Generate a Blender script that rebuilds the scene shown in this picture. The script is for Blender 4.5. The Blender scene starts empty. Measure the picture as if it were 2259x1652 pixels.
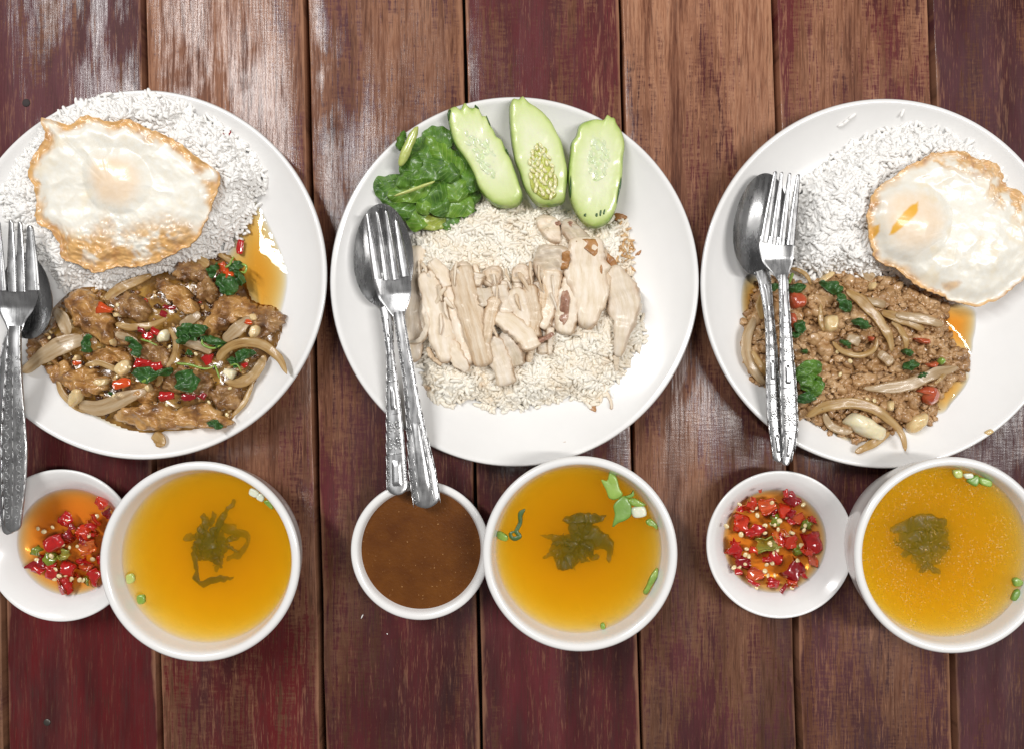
import bpy, math, random
import numpy as np
from mathutils import Vector

random.seed(7)
RNG = np.random.default_rng(11)
SC = bpy.context.scene
COL = SC.collection

# ------------------------------------------------------------------ camera
CAMZ = 0.504
LENS, SENSOR = 26.0, 36.0
cam_d = bpy.data.cameras.new("camera")
cam_d.lens = LENS; cam_d.sensor_width = SENSOR; cam_d.clip_start = 0.01; cam_d.clip_end = 50
cam = bpy.data.objects.new("camera", cam_d); COL.objects.link(cam)
cam.location = (0, 0, CAMZ)
SC.camera = cam

# ------------------------------------------------------------------ world and lamps
wd = bpy.data.worlds.new("World"); SC.world = wd; wd.use_nodes = True
bg = wd.node_tree.nodes["Background"]
bg.inputs[0].default_value = (1.0, 0.97, 0.95, 1); bg.inputs[1].default_value = 0.20

def area(name, loc, size, size_y, power, color, aim=(0, 0, 0)):
    d = bpy.data.lights.new(name, 'AREA'); d.shape = 'RECTANGLE'; d.size = size; d.size_y = size_y
    d.energy = power; d.color = color
    o = bpy.data.objects.new(name, d); COL.objects.link(o); o.location = loc
    o.rotation_euler = (Vector(aim) - Vector(loc)).to_track_quat('-Z', 'Y').to_euler()
    o["kind"] = "helper"
    return o
area("tube_lamp_back", (-1.0, 0.95, 2.0), 0.16, 1.2, 37, (1.0, 0.995, 0.985))
area("tube_lamp_side", (1.15, -0.05, 2.0), 0.14, 1.2, 30, (1.0, 0.98, 0.955))

SC.view_settings.view_transform = 'Standard'; SC.view_settings.look = 'None'
SC.view_settings.exposure = 0.0; SC.view_settings.gamma = 1.0
SC.render.engine = 'CYCLES'; SC.render.filter_size = 1.15
cy = SC.cycles
cy.use_denoising = True
cy.max_bounces = 28; cy.diffuse_bounces = 4; cy.glossy_bounces = 4; cy.transmission_bounces = 6
cy.transparent_max_bounces = 16; cy.volume_bounces = 26
cy.caustics_reflective = False; cy.caustics_refractive = False
cy.sample_clamp_indirect = 6.0

# ------------------------------------------------------------------ helpers: projection
def P(px, py, z=0.0):
    """a point of the place, at height z, from where it shows in a 2259 x 1652 view"""
    px = np.asarray(px, float); py = np.asarray(py, float)
    s = SENSOR / LENS * (CAMZ - z) / 2259.0
    return (px - 1129.5) * s, (826.0 - py) * s
def S(z): return SENSOR / LENS * (CAMZ - z) / 2259.0
def Z1(p): return [(x / 3.077, 180.7 + y / 3.077) for x, y in p]
def Z2(p): return [(x / 3.077, 553.5 + y / 3.077) for x, y in p]
def Z3(p): return [(722.9 + x / 2.7398, 203.3 + y / 2.7398) for x, y in p]
def Z4(p): return [(722.9 + x / 2.7398, 564.7 + y / 2.7398) for x, y in p]
def Z5(p): return [(1536.1 + x / 3.125, 214.6 + y / 3.125) for x, y in p]
def Z6(p): return [(1536.1 + x / 3.125, 564.7 + y / 3.125) for x, y in p]
def Z7(p): return [(x / 3.077, 988.3 + y / 3.077) for x, y in p]
def Z8(p): return [(722.9 + x / 2.7398, 988.3 + y / 2.7398) for x, y in p]
def Z9(p): return [(1524.8 + x / 3.077, 988.3 + y / 3.077) for x, y in p]
def Zl(p): return [(x / 2.2524, 480.0 + y / 2.2524) for x, y in p]
def Zm(p): return [(762.4 + x / 2.3596, 440.5 + y / 2.3596) for x, y in p]
def Zr(p): return [(1592.6 + x / 2.3954, 361.4 + y / 2.3954) for x, y in p]

def to_world(pts, surf, lift=0.0):
    """pixel points resting on a surface: (n,3)"""
    a = np.array(pts, float); z = np.full(len(a), 0.015) + lift
    for _ in range(3):
        x, y = P(a[:, 0], a[:, 1], z)
        z = surf(x, y) + lift
    return np.stack([x, y, z], 1)

# ------------------------------------------------------------------ helpers: noise, curves
def _h(ix, iy, iz, sd):
    h = (ix.astype(np.int64) * 374761393 + iy.astype(np.int64) * 668265263 + iz.astype(np.int64) * 2147483647 + sd * 974711) & 0xffffffff
    h = ((h ^ (h >> 13)) * 1274126177) & 0xffffffff
    return ((h ^ (h >> 16)) & 0xffff) / 32767.5 - 1.0
def vn(p, sd=0):
    i = np.floor(p).astype(np.int64); f = p - i; u = f * f * f * (f * (f * 6 - 15) + 10)
    r = 0
    for dx in (0, 1):
        for dy in (0, 1):
            for dz in (0, 1):
                w = (u[:, 0] if dx else 1 - u[:, 0]) * (u[:, 1] if dy else 1 - u[:, 1]) * (u[:, 2] if dz else 1 - u[:, 2])
                r = r + w * _h(i[:, 0] + dx, i[:, 1] + dy, i[:, 2] + dz, sd)
    return r
_NR = np.array([[0.36, 0.48, -0.8], [-0.8, 0.6, 0.0], [0.48, 0.64, 0.6]])
def fbm(p, sc, oc=3, sd=0):
    p = (np.atleast_2d(p) * sc) @ _NR.T; r = 0; a = 1.0; t = 0
    for k in range(oc):
        r = r + a * vn(p + 17.3 * k, sd + k); t += a; a *= 0.5; p = (p * 2.03) @ _NR.T
    return r / t
def sstep(a, b, x):
    t = np.clip((x - a) / (b - a), 0, 1); return t * t * (3 - 2 * t)
def closed_curve(pts, n):
    p = np.array(pts, float); m = len(p)
    d = np.linalg.norm(np.roll(p, -1, 0) - p, axis=1); cum = np.concatenate([[0], np.cumsum(d)])
    q = np.linspace(0, cum[-1], n, endpoint=False); k = np.clip(np.searchsorted(cum, q, side='right') - 1, 0, m - 1)
    t = ((q - cum[k]) / d[k])[:, None]
    a, b, c, e = p[(k - 1) % m], p[k], p[(k + 1) % m], p[(k + 2) % m]
    return 0.5 * (2 * b + (c - a) * t + (2 * a - 5 * b + 4 * c - e) * t ** 2 + (3 * b - a - 3 * c + e) * t ** 3)
def open_curve(pts, n):
    p = np.array(pts, float)
    d = np.linalg.norm(p[1:] - p[:-1], axis=1); cum = np.concatenate([[0], np.cumsum(d)])
    q = np.linspace(0, cum[-1], n); k = np.clip(np.searchsorted(cum, q, side='right') - 1, 0, len(p) - 2)
    t = ((q - cum[k]) / d[k])[:, None]
    pp = np.concatenate([[2 * p[0] - p[1]], p, [2 * p[-1] - p[-2]]])
    a, b, c, e = pp[k], pp[k + 1], pp[k + 2], pp[k + 3]
    return 0.5 * (2 * b + (c - a) * t + (2 * a - 5 * b + 4 * c - e) * t ** 2 + (3 * b - a - 3 * c + e) * t ** 3)
def in_poly(x, y, poly):
    p = np.array(poly); r = np.zeros(len(x), bool); j = len(p) - 1
    for i in range(len(p)):
        c = ((p[i, 1] > y) != (p[j, 1] > y)) & (x < (p[j, 0] - p[i, 0]) * (y - p[i, 1]) / (p[j, 1] - p[i, 1] + 1e-12) + p[i, 0])
        r ^= c; j = i
    return r
def edge_dist(x, y, poly):
    """signed distance to a polygon's edge, positive inside"""
    p = np.array(poly); best = np.full(len(x), 1e9)
    for i in range(len(p)):
        a, b = p[i], p[(i + 1) % len(p)]; ab = b - a
        t = np.clip(((x - a[0]) * ab[0] + (y - a[1]) * ab[1]) / (ab @ ab + 1e-15), 0, 1)
        best = np.minimum(best, np.hypot(x - a[0] - t * ab[0], y - a[1] - t * ab[1]))
    return np.where(in_poly(x, y, p), best, -best)

# ------------------------------------------------------------------ helpers: objects
WL = {}
def tag(o, label=None, cat=None, group=None, kind=None):
    if label: o["label"] = label
    if cat: o["category"] = cat
    if group: o["group"] = group
    if kind: o["kind"] = kind
    return o
def thing(name, loc, label, cat, group=None, kind=None):
    o = bpy.data.objects.new(name, None); COL.objects.link(o); o.location = loc; o.empty_display_size = 0.01
    WL[o] = np.array(loc, float)
    return tag(o, label, cat, group, kind)
def signed_volume(v, b):
    ref = np.array([v[:, 0].mean(), v[:, 1].mean(), v[:, 2].min() - 0.02])
    r = np.einsum('ij,ij->i', v[b[:, 0]] - ref, np.cross(v[b[:, 1]] - ref, v[b[:, 2]] - ref)).sum()
    if b.shape[1] == 4: r += np.einsum('ij,ij->i', v[b[:, 0]] - ref, np.cross(v[b[:, 2]] - ref, v[b[:, 3]] - ref)).sum()
    return r
def mk(name, v, f, mat, parent=None, smooth=True, attrs=None, auto=None):
    """one mesh object. v: (n,3) world points; f: a list of faces or an int array (or a list of arrays)"""
    v = np.asarray(v, float)
    loc = WL[parent] if parent is not None else np.array([v[:, 0].mean(), v[:, 1].mean(), v[:, 2].min()])
    me = bpy.data.meshes.new(name)
    blocks = f if isinstance(f, list) and len(f) and isinstance(f[0], np.ndarray) else [np.asarray(f)]
    blocks = [b for b in blocks if len(b)]
    vol = sum(signed_volume(v, b) for b in blocks)      # faces look outward (or up)
    if vol < 0: blocks = [b[:, ::-1] for b in blocks]
    me.vertices.add(len(v)); me.vertices.foreach_set("co", (v - loc).astype(np.float32).ravel())
    li = np.concatenate([b.ravel() for b in blocks]).astype(np.int32)
    tot = np.concatenate([np.full(len(b), b.shape[1]) for b in blocks]).astype(np.int32)
    st = np.concatenate([[0], np.cumsum(tot)[:-1]]).astype(np.int32)
    me.loops.add(len(li)); me.loops.foreach_set("vertex_index", li)
    me.polygons.add(len(tot)); me.polygons.foreach_set("loop_start", st); me.polygons.foreach_set("loop_total", tot)
    me.polygons.foreach_set("use_smooth", np.full(len(tot), bool(smooth)))
    me.update(calc_edges=True); me.validate()
    for k, a in (attrs or {}).items():
        a = np.asarray(a, np.float32)
        if a.ndim == 1:
            at = me.attributes.new(k, 'FLOAT', 'POINT'); at.data.foreach_set("value", a)
        elif a.shape[1] == 3:
            at = me.attributes.new(k, 'FLOAT_VECTOR', 'POINT'); at.data.foreach_set("vector", a.ravel())
        else:
            at = me.attributes.new(k, 'FLOAT_COLOR', 'POINT'); at.data.foreach_set("color", a.ravel())
    o = bpy.data.objects.new(name, me); COL.objects.link(o)
    me.materials.append(mat)
    if parent is not None: o.parent = parent
    else: o.location = loc
    WL[o] = loc
    if auto: me.set_sharp_from_angle(angle=math.radians(auto))
    return o
def grid_faces(nu, nv, wrap_u=False, wrap_v=False, off=0, flip=False):
    u = np.arange(nu if wrap_u else nu - 1); w = np.arange(nv if wrap_v else nv - 1)
    U, V = np.meshgrid(u, w, indexing='ij'); U = U.ravel(); V = V.ravel(); U2 = (U + 1) % nu; V2 = (V + 1) % nv
    q = np.stack([U * nv + V, U2 * nv + V, U2 * nv + V2, U * nv + V2], 1) + off
    return q[:, ::-1] if flip else q
def fan(center, ring, flip=False):
    r = np.asarray(ring); q = np.stack([np.full(len(r), center), r, np.roll(r, -1)], 1)
    return q[:, ::-1] if flip else q

def lathe(name, prof, center, mat, parent=None, n=128, m=90, sharp=None):
    """a body of revolution from (r, z) points, closed at the axis"""
    c = open_curve(prof, m); c[:, 0] = np.maximum(c[:, 0], 1e-5)
    a = np.linspace(0, 2 * math.pi, n, endpoint=False)
    v = np.zeros((m, n, 3)); v[:, :, 0] = center[0] + c[:, None, 0] * np.cos(a); v[:, :, 1] = center[1] + c[:, None, 0] * np.sin(a)
    v[:, :, 2] = center[2] + c[:, None, 1]
    return mk(name, v.reshape(-1, 3), grid_faces(m, n, wrap_v=True), mat, parent)

_SPH = {}
def sphere(nu=8, nv=6):
    if (nu, nv) not in _SPH:
        th = np.linspace(0, math.pi, nv + 1)[1:-1]; ph = np.linspace(0, 2 * math.pi, nu, endpoint=False)
        v = np.array([[math.sin(t) * math.cos(p), math.sin(t) * math.sin(p), math.cos(t)] for t in th for p in ph] + [[0, 0, 1], [0, 0, -1]])
        q = grid_faces(nv - 1, nu, wrap_v=True); tri = np.concatenate([q[:, [0, 1, 2]], q[:, [0, 2, 3]]])
        n0 = (nv - 1) * nu
        tri = np.concatenate([tri, fan(n0, np.arange(nu)), fan(n0 + 1, np.arange((nv - 2) * nu, n0), True)])
        _SPH[(nu, nv)] = (v, tri)
    return _SPH[(nu, nv)]
def rotm(az, pitch=0.0, roll=0.0):
    ca, sa, cp, sp, cr, sr = math.cos(az), math.sin(az), math.cos(pitch), math.sin(pitch), math.cos(roll), math.sin(roll)
    A = np.array([[ca, -sa, 0], [sa, ca, 0], [0, 0, 1]]); B = np.array([[cp, 0, sp], [0, 1, 0], [-sp, 0, cp]]); C = np.array([[1, 0, 0], [0, cr, -sr], [0, sr, cr]])
    return A @ B @ C
class Bag:
    """collects pieces that become one mesh"""
    def __init__(s): s.v = []; s.f = []; s.n = 0; s.a = []
    def add(s, v, tri, a=None):
        v = np.asarray(v); tri = np.asarray(tri)
        if len(v) < 60000 and signed_volume(v, tri) < 0: tri = tri[:, ::-1]
        s.v.append(v); s.f.append(tri + s.n); s.n += len(v)
        s.a.append(np.full(len(v), 0.0 if a is None else a) if np.isscalar(a) or a is None else a)
    def ell(s, c, r, az=0, pitch=0, roll=0, nu=8, nv=6, a=None):
        v, t = sphere(nu, nv); s.add((v * np.array(r)) @ rotm(az, pitch, roll).T + np.array(c), t, a)
    def quads(s, v, q, a=None):
        q = np.asarray(q); s.add(v, np.concatenate([q[:, [0, 1, 2]], q[:, [0, 2, 3]]]), a)
    def build(s, name, mat, parent=None, attr=None, **k):
        return mk(name, np.concatenate(s.v), np.concatenate(s.f), mat, parent, attrs={attr: np.concatenate(s.a)} if attr else None, **k)

# ------------------------------------------------------------------ helpers: materials
class NT:
    def __init__(s, name):
        s.m = bpy.data.materials.new(name); s.m.use_nodes = True; s.t = s.m.node_tree; s.t.nodes.clear()
        s.out = s.t.nodes.new("ShaderNodeOutputMaterial")
    def n(s, kind, ins=None, **props):
        nd = s.t.nodes.new(kind)
        for k, v in props.items(): setattr(nd, k, v)
        for k, v in (ins or {}).items():
            if isinstance(v, bpy.types.NodeSocket): s.t.links.new(v, nd.inputs[k])
            else: nd.inputs[k].default_value = v
        return nd
    def link(s, a, b): s.t.links.new(a, b)
    def obj(s): return s.n("ShaderNodeTexCoord").outputs["Object"]
    def attr(s, name, out="Vector", typ='GEOMETRY'): return s.n("ShaderNodeAttribute", attribute_name=name, attribute_type=typ).outputs[out]
    def vm(s, op, a, b): return s.n("ShaderNodeVectorMath", {0: a, 1: b}, operation=op).outputs[0]
    def ma(s, op, a, b=0.0, c=0.0, clamp=False): return s.n("ShaderNodeMath", {0: a, 1: b, 2: c}, operation=op, use_clamp=clamp).outputs[0]
    def noise(s, vec, scale=1.0, detail=3.0, rough=0.55, dist=0.0, out="Fac"):
        return s.n("ShaderNodeTexNoise", {"Vector": vec, "Scale": scale, "Detail": detail, "Roughness": rough, "Distortion": dist}).outputs[out]
    def ramp(s, fac, stops, interp='LINEAR'):
        nd = s.n("ShaderNodeValToRGB", {"Fac": fac}); cr = nd.color_ramp; cr.interpolation = interp
        while len(cr.elements) < len(stops): cr.elements.new(0.5)
        for e, (p, c) in zip(cr.elements, stops):
            e.position = p; e.color = (c, c, c, 1) if np.isscalar(c) else (*c, 1)
        return nd.outputs["Color"]
    def mix(s, f, a, b, mode='MIX'):
        nd = s.n("ShaderNodeMix", data_type='RGBA', blend_type=mode)
        for i, x in ((0, f), (6, a), (7, b)):
            if isinstance(x, bpy.types.NodeSocket): s.t.links.new(x, nd.inputs[i])
            else: nd.inputs[i].default_value = x if i == 0 else (*x[:3], 1)
        return nd.outputs[2]
    def bump(s, h, strength=0.3, dist=0.001): return s.n("ShaderNodeBump", {"Height": h, "Strength": strength, "Distance": dist}).outputs[0]
    def principled(s, **k):
        nd = s.n("ShaderNodeBsdfPrincipled")
        for a, v in k.items():
            a = a.replace("_", " ")
            if isinstance(v, bpy.types.NodeSocket): s.t.links.new(v, nd.inputs[a])
            else: nd.inputs[a].default_value = (*v, 1) if isinstance(v, tuple) and len(v) == 3 and a in ("Base Color", "Emission Color", "Specular Tint", "Coat Tint") else v
        s.t.links.new(nd.outputs[0], s.out.inputs[0]); return nd

def food(name, stops, scale, rough=0.35, coat=0.3, sss=0.0, bump=0.4, bscale=None, bdist=0.0008, attr=None, stretch=None, detail=4.0, sss_rad=(0.6, 0.35, 0.2), spec=0.5, edge=None, clear=0.0, translucent=0.0, vary=0.0):
    """a moist food surface: mottled colour from noise, fine relief, a wet sheen"""
    t = NT(name); c = t.attr(attr) if attr else t.obj()
    if stretch: c = t.vm('MULTIPLY', c, stretch)
    f = t.noise(c, scale, detail, 0.6)
    col = t.ramp(f, stops)
    b = t.bump(t.noise(c, bscale or scale * 2.5, 4.0, 0.6), bump, bdist)
    if edge: col = t.mix(t.ma('MULTIPLY', t.ma('MULTIPLY', t.attr('t', 'Fac'), t.n('ShaderNodeMapRange', {'Value': t.noise(t.obj(), 90.0, 3.0), 'From Min': 0.35, 'From Max': 0.65}).outputs[0]), 0.8), col, edge)
    if vary:
        rv = t.n('ShaderNodeMapRange', {'Value': t.n('ShaderNodeObjectInfo').outputs['Random'], 'To Min': 1.0 - vary, 'To Max': 1.05}).outputs[0]; col = t.mix(1.0, col, t.n('ShaderNodeCombineXYZ', {'X': rv, 'Y': rv, 'Z': rv}).outputs[0], 'MULTIPLY')
    k = dict(Base_Color=col, Roughness=rough, Normal=b, Coat_Weight=coat, Coat_Roughness=0.12, Specular_IOR_Level=spec)
    if sss: k.update(Subsurface_Weight=sss, Subsurface_Radius=sss_rad, Subsurface_Scale=0.004)
    p = t.principled(**k)
    if translucent:
        tl = t.n("ShaderNodeBsdfTranslucent", {"Color": col, "Normal": b}); mx = t.n("ShaderNodeMixShader", {0: translucent, 1: p.outputs[0], 2: tl.outputs[0]}); t.link(mx.outputs[0], t.out.inputs[0]); p = mx
    if clear:
        tr = t.n("ShaderNodeBsdfTransparent", {"Color": (1.0, 0.9, 0.7, 1)}); mx = t.n("ShaderNodeMixShader", {0: clear, 1: p.outputs[0], 2: tr.outputs[0]}); t.link(mx.outputs[0], t.out.inputs[0])
    return t.m

def wood_material():
    t = NT("worn_painted_wood"); o = t.obj()
    seed = t.attr("seed", "Fac", 'OBJECT'); off = t.n("ShaderNodeCombineXYZ", {"X": seed, "Y": t.ma('MULTIPLY', seed, 1.7), "Z": t.ma('MULTIPLY', seed, 0.31)}).outputs[0]
    c = t.vm('ADD', o, off)
    sep = t.n("ShaderNodeSeparateXYZ", {"Vector": o})
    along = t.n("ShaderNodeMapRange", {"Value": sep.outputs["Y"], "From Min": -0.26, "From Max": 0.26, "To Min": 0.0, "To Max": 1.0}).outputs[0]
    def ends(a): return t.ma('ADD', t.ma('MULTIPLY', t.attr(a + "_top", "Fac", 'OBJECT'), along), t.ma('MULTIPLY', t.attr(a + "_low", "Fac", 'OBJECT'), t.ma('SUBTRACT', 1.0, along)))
    paint, red, dark = ends("paint"), ends("red"), ends("dark")
    fib = t.noise(t.vm('MULTIPLY', c, (620, 30, 1)), 1.0, 4.0, 0.7)
    fib2 = t.noise(t.vm('MULTIPLY', c, (1500, 60, 1)), 1.0, 2.0, 0.6)
    streak = t.noise(t.vm('MULTIPLY', c, (70, 3.0, 1)), 1.0, 4.0, 0.6, 0.4)
    blot = t.noise(t.vm('MULTIPLY', c, (26, 7.0, 1)), 1.0, 5.0, 0.6, 0.6)
    saw = t.noise(t.vm('MULTIPLY', c, (120, 560, 1)), 1.0, 3.0, 0.6)
    g = t.ma('ADD', t.ma('MULTIPLY', streak, 0.40), t.ma('MULTIPLY', fib, 0.60))
    wood = t.ramp(g, [(0.35, (0.088, 0.030, 0.017)), (0.45, (0.19, 0.078, 0.043)), (0.53, (0.30, 0.138, 0.078)), (0.64, (0.44, 0.235, 0.142))])
    tone = ends("tone"); wood = t.mix(1.0, wood, t.n("ShaderNodeCombineXYZ", {"X": tone, "Y": tone, "Z": tone}).outputs[0], 'MULTIPLY')  # plank tone, with the shade over the near end painted into it
    # paint left in the grain
    mm = t.ma('ADD', t.ma('MULTIPLY', blot, 1.0), t.ma('ADD', t.ma('MULTIPLY', streak, 0.6), t.ma('ADD', t.ma('MULTIPLY', fib, 1.1), t.ma('MULTIPLY', saw, 0.35))))
    mm = t.ma('ADD', mm, t.ma('SUBTRACT', paint, 0.5))
    mask = t.n("ShaderNodeMapRange", {"Value": mm, "From Min": 1.42, "From Max": 1.58}).outputs[0]
    pc = t.mix(red, (0.090, 0.034, 0.044), (0.115, 0.008, 0.012))
    pc = t.mix(t.n("ShaderNodeMapRange", {"Value": t.noise(t.vm('MULTIPLY', c, (40, 9, 1)), 1.0, 4.0), "From Min": 0.45, "From Max": 0.7}).outputs[0], pc, (0.036, 0.006, 0.009))
    col = t.mix(t.ma('MULTIPLY', mask, 0.93), wood, pc)
    col = t.mix(t.ma('MULTIPLY', dark, t.n("ShaderNodeMapRange", {"Value": t.ma('ADD', t.noise(t.vm('MULTIPLY', c, (22, 5, 1)), 1.0, 4.0), t.ma('MULTIPLY', t.ma('SUBTRACT', fib, 0.5), 0.5)), "From Min": 0.36, "From Max": 0.60}).outputs[0]), col, (0.026, 0.010, 0.010))  # dark stains, strengthened at the near end as painted shade
    # bare flecks and worn edges
    fl = t.noise(t.vm('MULTIPLY', c, (820, 62, 1)), 1.0, 3.0, 0.7)
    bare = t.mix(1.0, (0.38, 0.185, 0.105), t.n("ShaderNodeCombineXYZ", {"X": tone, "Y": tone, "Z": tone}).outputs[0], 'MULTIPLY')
    col = t.mix(t.n("ShaderNodeMapRange", {"Value": t.ma('ADD', fl, t.ma('MULTIPLY', t.ma('SUBTRACT', streak, 0.5), 0.5)), "From Min": 0.56, "From Max": 0.70, "To Max": t.ma('MULTIPLY', t.ma('SUBTRACT', 1.2, paint, clamp=True), 0.80)}).outputs[0], col, bare)
    ed = t.ma('ADD', t.ma('ABSOLUTE', t.attr("across", "Fac")), t.ma('MULTIPLY', t.ma('SUBTRACT', t.noise(t.vm('MULTIPLY', c, (30, 14, 1)), 1.0, 4.0, 0.6), 0.5), 0.22))
    col = t.mix(t.n("ShaderNodeMapRange", {"Value": ed, "From Min": 0.955, "From Max": 0.995, "To Max": 0.75}).outputs[0], col, bare)
    # fine open pores
    col = t.mix(t.n("ShaderNodeMapRange", {"Value": fib2, "From Min": 0.44, "From Max": 0.30, "To Max": 0.6}).outputs[0], col, (0.05, 0.022, 0.016))
    gloss = t.n("ShaderNodeMapRange", {"Value": t.ma('ADD', t.noise(t.vm('MULTIPLY', c, (30, 10, 1)), 1.0, 4.0, 0.6, 0.5), t.ma('MULTIPLY', fib, 0.5)), "From Min": 0.68, "From Max": 0.86}).outputs[0]
    hgt = t.ma('ADD', fib, t.ma('ADD', t.ma('MULTIPLY', streak, 1.2), t.ma('MULTIPLY', saw, 0.35)))
    b = t.bump(hgt, 0.35, 0.0005)
    t.principled(Base_Color=col, Roughness=0.5, Specular_IOR_Level=0.12, Coat_Weight=t.ma('MULTIPLY', gloss, 0.75), Coat_Roughness=0.2, Normal=b, Coat_Normal=b)
    return t.m

def simple(name, col, rough=0.4, metal=0.0, coat=0.0, **k):
    t = NT(name); o = t.obj(); f = t.noise(o, 60.0, 3.0)
    c = t.ramp(f, [(0.3, tuple(x * 0.86 for x in col)), (0.7, tuple(min(1, x * 1.1) for x in col))])
    t.principled(Base_Color=c, Roughness=rough, Metallic=metal, Coat_Weight=coat, **k); return t.m

def ceramic_material():
    t = NT("white_glazed_ceramic"); o = t.obj(); f = t.noise(o, 35.0, 3.0)
    c = t.ramp(f, [(0.3, (0.80, 0.79, 0.775)), (0.7, (0.83, 0.82, 0.805))])
    t.principled(Base_Color=c, Roughness=0.22, Coat_Weight=0.5, Coat_Roughness=0.06, Normal=t.bump(t.noise(o, 55.0, 2.0), 0.05, 0.001)); return t.m

def steel_material():
    t = NT("brushed_steel"); o = t.obj()
    f = t.noise(t.vm('MULTIPLY', o, (500, 60, 60)), 1.0, 3.0)
    g = t.noise(o, 90.0, 4.0)
    c = t.ramp(g, [(0.3, (0.42, 0.42, 0.425)), (0.7, (0.56, 0.56, 0.56))])
    r = t.n("ShaderNodeMapRange", {"Value": t.ma('ADD', f, g), "From Min": 0.7, "From Max": 1.4, "To Min": 0.20, "To Max": 0.40}).outputs[0]
    t.principled(Base_Color=c, Metallic=1.0, Roughness=r, Normal=t.bump(f, 0.06, 0.0004)); return t.m

def liquid_material(name, color, density, scatter=0.0, scolor=(1, 1, 1), rough=0.02, aniso=0.2, specks=0.0):
    """a liquid: a clear reflecting skin, colour and cloudiness from the depth of the fill"""
    t = NT(name); o = t.obj()
    lw = t.n("ShaderNodeFresnel", {"IOR": 1.36, "Normal": t.bump(t.noise(o, 120.0, 2.0), 0.12, 0.001)})
    tr = t.n("ShaderNodeBsdfTransparent"); gl = t.n("ShaderNodeBsdfGlossy", {"Roughness": rough, "Normal": t.bump(t.noise(o, 120.0, 2.0), 0.12, 0.001)})
    mx = t.n("ShaderNodeMixShader", {0: lw.outputs[0], 1: tr.outputs[0], 2: gl.outputs[0]})
    sh = mx.outputs[0]
    if specks:
        df = t.n("ShaderNodeBsdfDiffuse", {"Color": (0.75, 0.48, 0.20, 1)})
        f = t.n("ShaderNodeMapRange", {"Value": t.ma('ADD', t.noise(o, 1100.0, 2.0), t.ma('MULTIPLY', t.noise(o, 60.0, 3.0), 0.35)), "From Min": 0.80, "From Max": 0.90, "To Max": specks}).outputs[0]
        sh = t.n("ShaderNodeMixShader", {0: f, 1: sh, 2: df.outputs[0]}).outputs[0]
    t.link(sh, t.out.inputs[0])
    ab = t.n("ShaderNodeVolumeAbsorption", {"Color": (*color, 1), "Density": density})
    if scatter:
        scn = t.n("ShaderNodeVolumeScatter", {"Color": (*scolor, 1), "Density": scatter, "Anisotropy": aniso})
        ad = t.n("ShaderNodeAddShader", {0: ab.outputs[0], 1: scn.outputs[0]}); t.link(ad.outputs[0], t.out.inputs[1])
    else: t.link(ab.outputs[0], t.out.inputs[1])
    return t.m

def egg_material():
    t = NT("fried_egg"); o = t.obj(); c = t.attr("Col", "Color")
    n1 = t.noise(o, 260.0, 5.0, 0.65)
    col = t.mix(t.n("ShaderNodeMapRange", {"Value": n1, "From Min": 0.35, "From Max": 0.7, "To Max": 0.35}).outputs[0], c, t.mix(1.0, c, (0.93, 0.80, 0.60), 'MULTIPLY'))
    t.principled(Base_Color=col, Roughness=0.42, Coat_Weight=0.45, Coat_Roughness=0.18, Subsurface_Weight=0.0, Subsurface_Radius=(0.8, 0.5, 0.3), Subsurface_Scale=0.003,
                 Normal=t.bump(t.ma('ADD', t.ma('MULTIPLY', n1, 0.35), t.noise(o, 110.0, 3.0, 0.5, 1.2)), 0.10, 0.0012)); return t.m

def leaf_material(name, dark, light, vein):
    t = NT(name); u = t.attr("uvw"); o = t.obj()
    sp = t.n("ShaderNodeSeparateXYZ", {"Vector": u}); av = t.ma('ABSOLUTE', sp.outputs["Y"])
    side = t.ma('PINGPONG', t.ma('ADD', t.ma('MULTIPLY', sp.outputs["X"], 4.0), t.ma('MULTIPLY', av, 2.2)), 0.5)
    vn_ = t.ma('MINIMUM', t.ma('MULTIPLY', side, 2.0), t.ma('MULTIPLY', av, 7.0))
    vf = t.n("ShaderNodeMapRange", {"Value": vn_, "From Min": 0.20, "From Max": 0.02, "To Max": 0.65}).outputs[0]
    f = t.noise(o, 130.0, 4.0, 0.6)
    base = t.ramp(f, [(0.3, dark), (0.68, light)])
    col = t.mix(vf, base, vein)
    h = t.ma('ADD', t.ma('MULTIPLY', f, 0.8), t.ma('MULTIPLY', vf, -0.8))
    t.principled(Base_Color=col, Roughness=0.42, Coat_Weight=0.28, Coat_Roughness=0.18, Subsurface_Weight=0.0, Subsurface_Radius=(0.3, 0.8, 0.15), Subsurface_Scale=0.002,
                 Normal=t.bump(h, 0.5, 0.001)); return t.m

def shell_material(name, outer, inner, rough=0.18):
    t = NT(name); o = t.obj(); f = t.noise(o, 220.0, 3.0)
    oc = t.ramp(f, [(0.3, tuple(x * 0.7 for x in outer)), (0.7, outer)]); ic = t.ramp(f, [(0.3, tuple(x * 0.75 for x in inner)), (0.7, inner)])
    col = t.mix(t.attr("inner", "Fac"), oc, ic)
    t.principled(Base_Color=col, Roughness=rough, Coat_Weight=0.8, Coat_Roughness=0.05, Subsurface_Weight=0.2, Subsurface_Radius=(1.0, 0.25, 0.1), Subsurface_Scale=0.002, Normal=t.bump(f, 0.25, 0.0006)); return t.m

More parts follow.
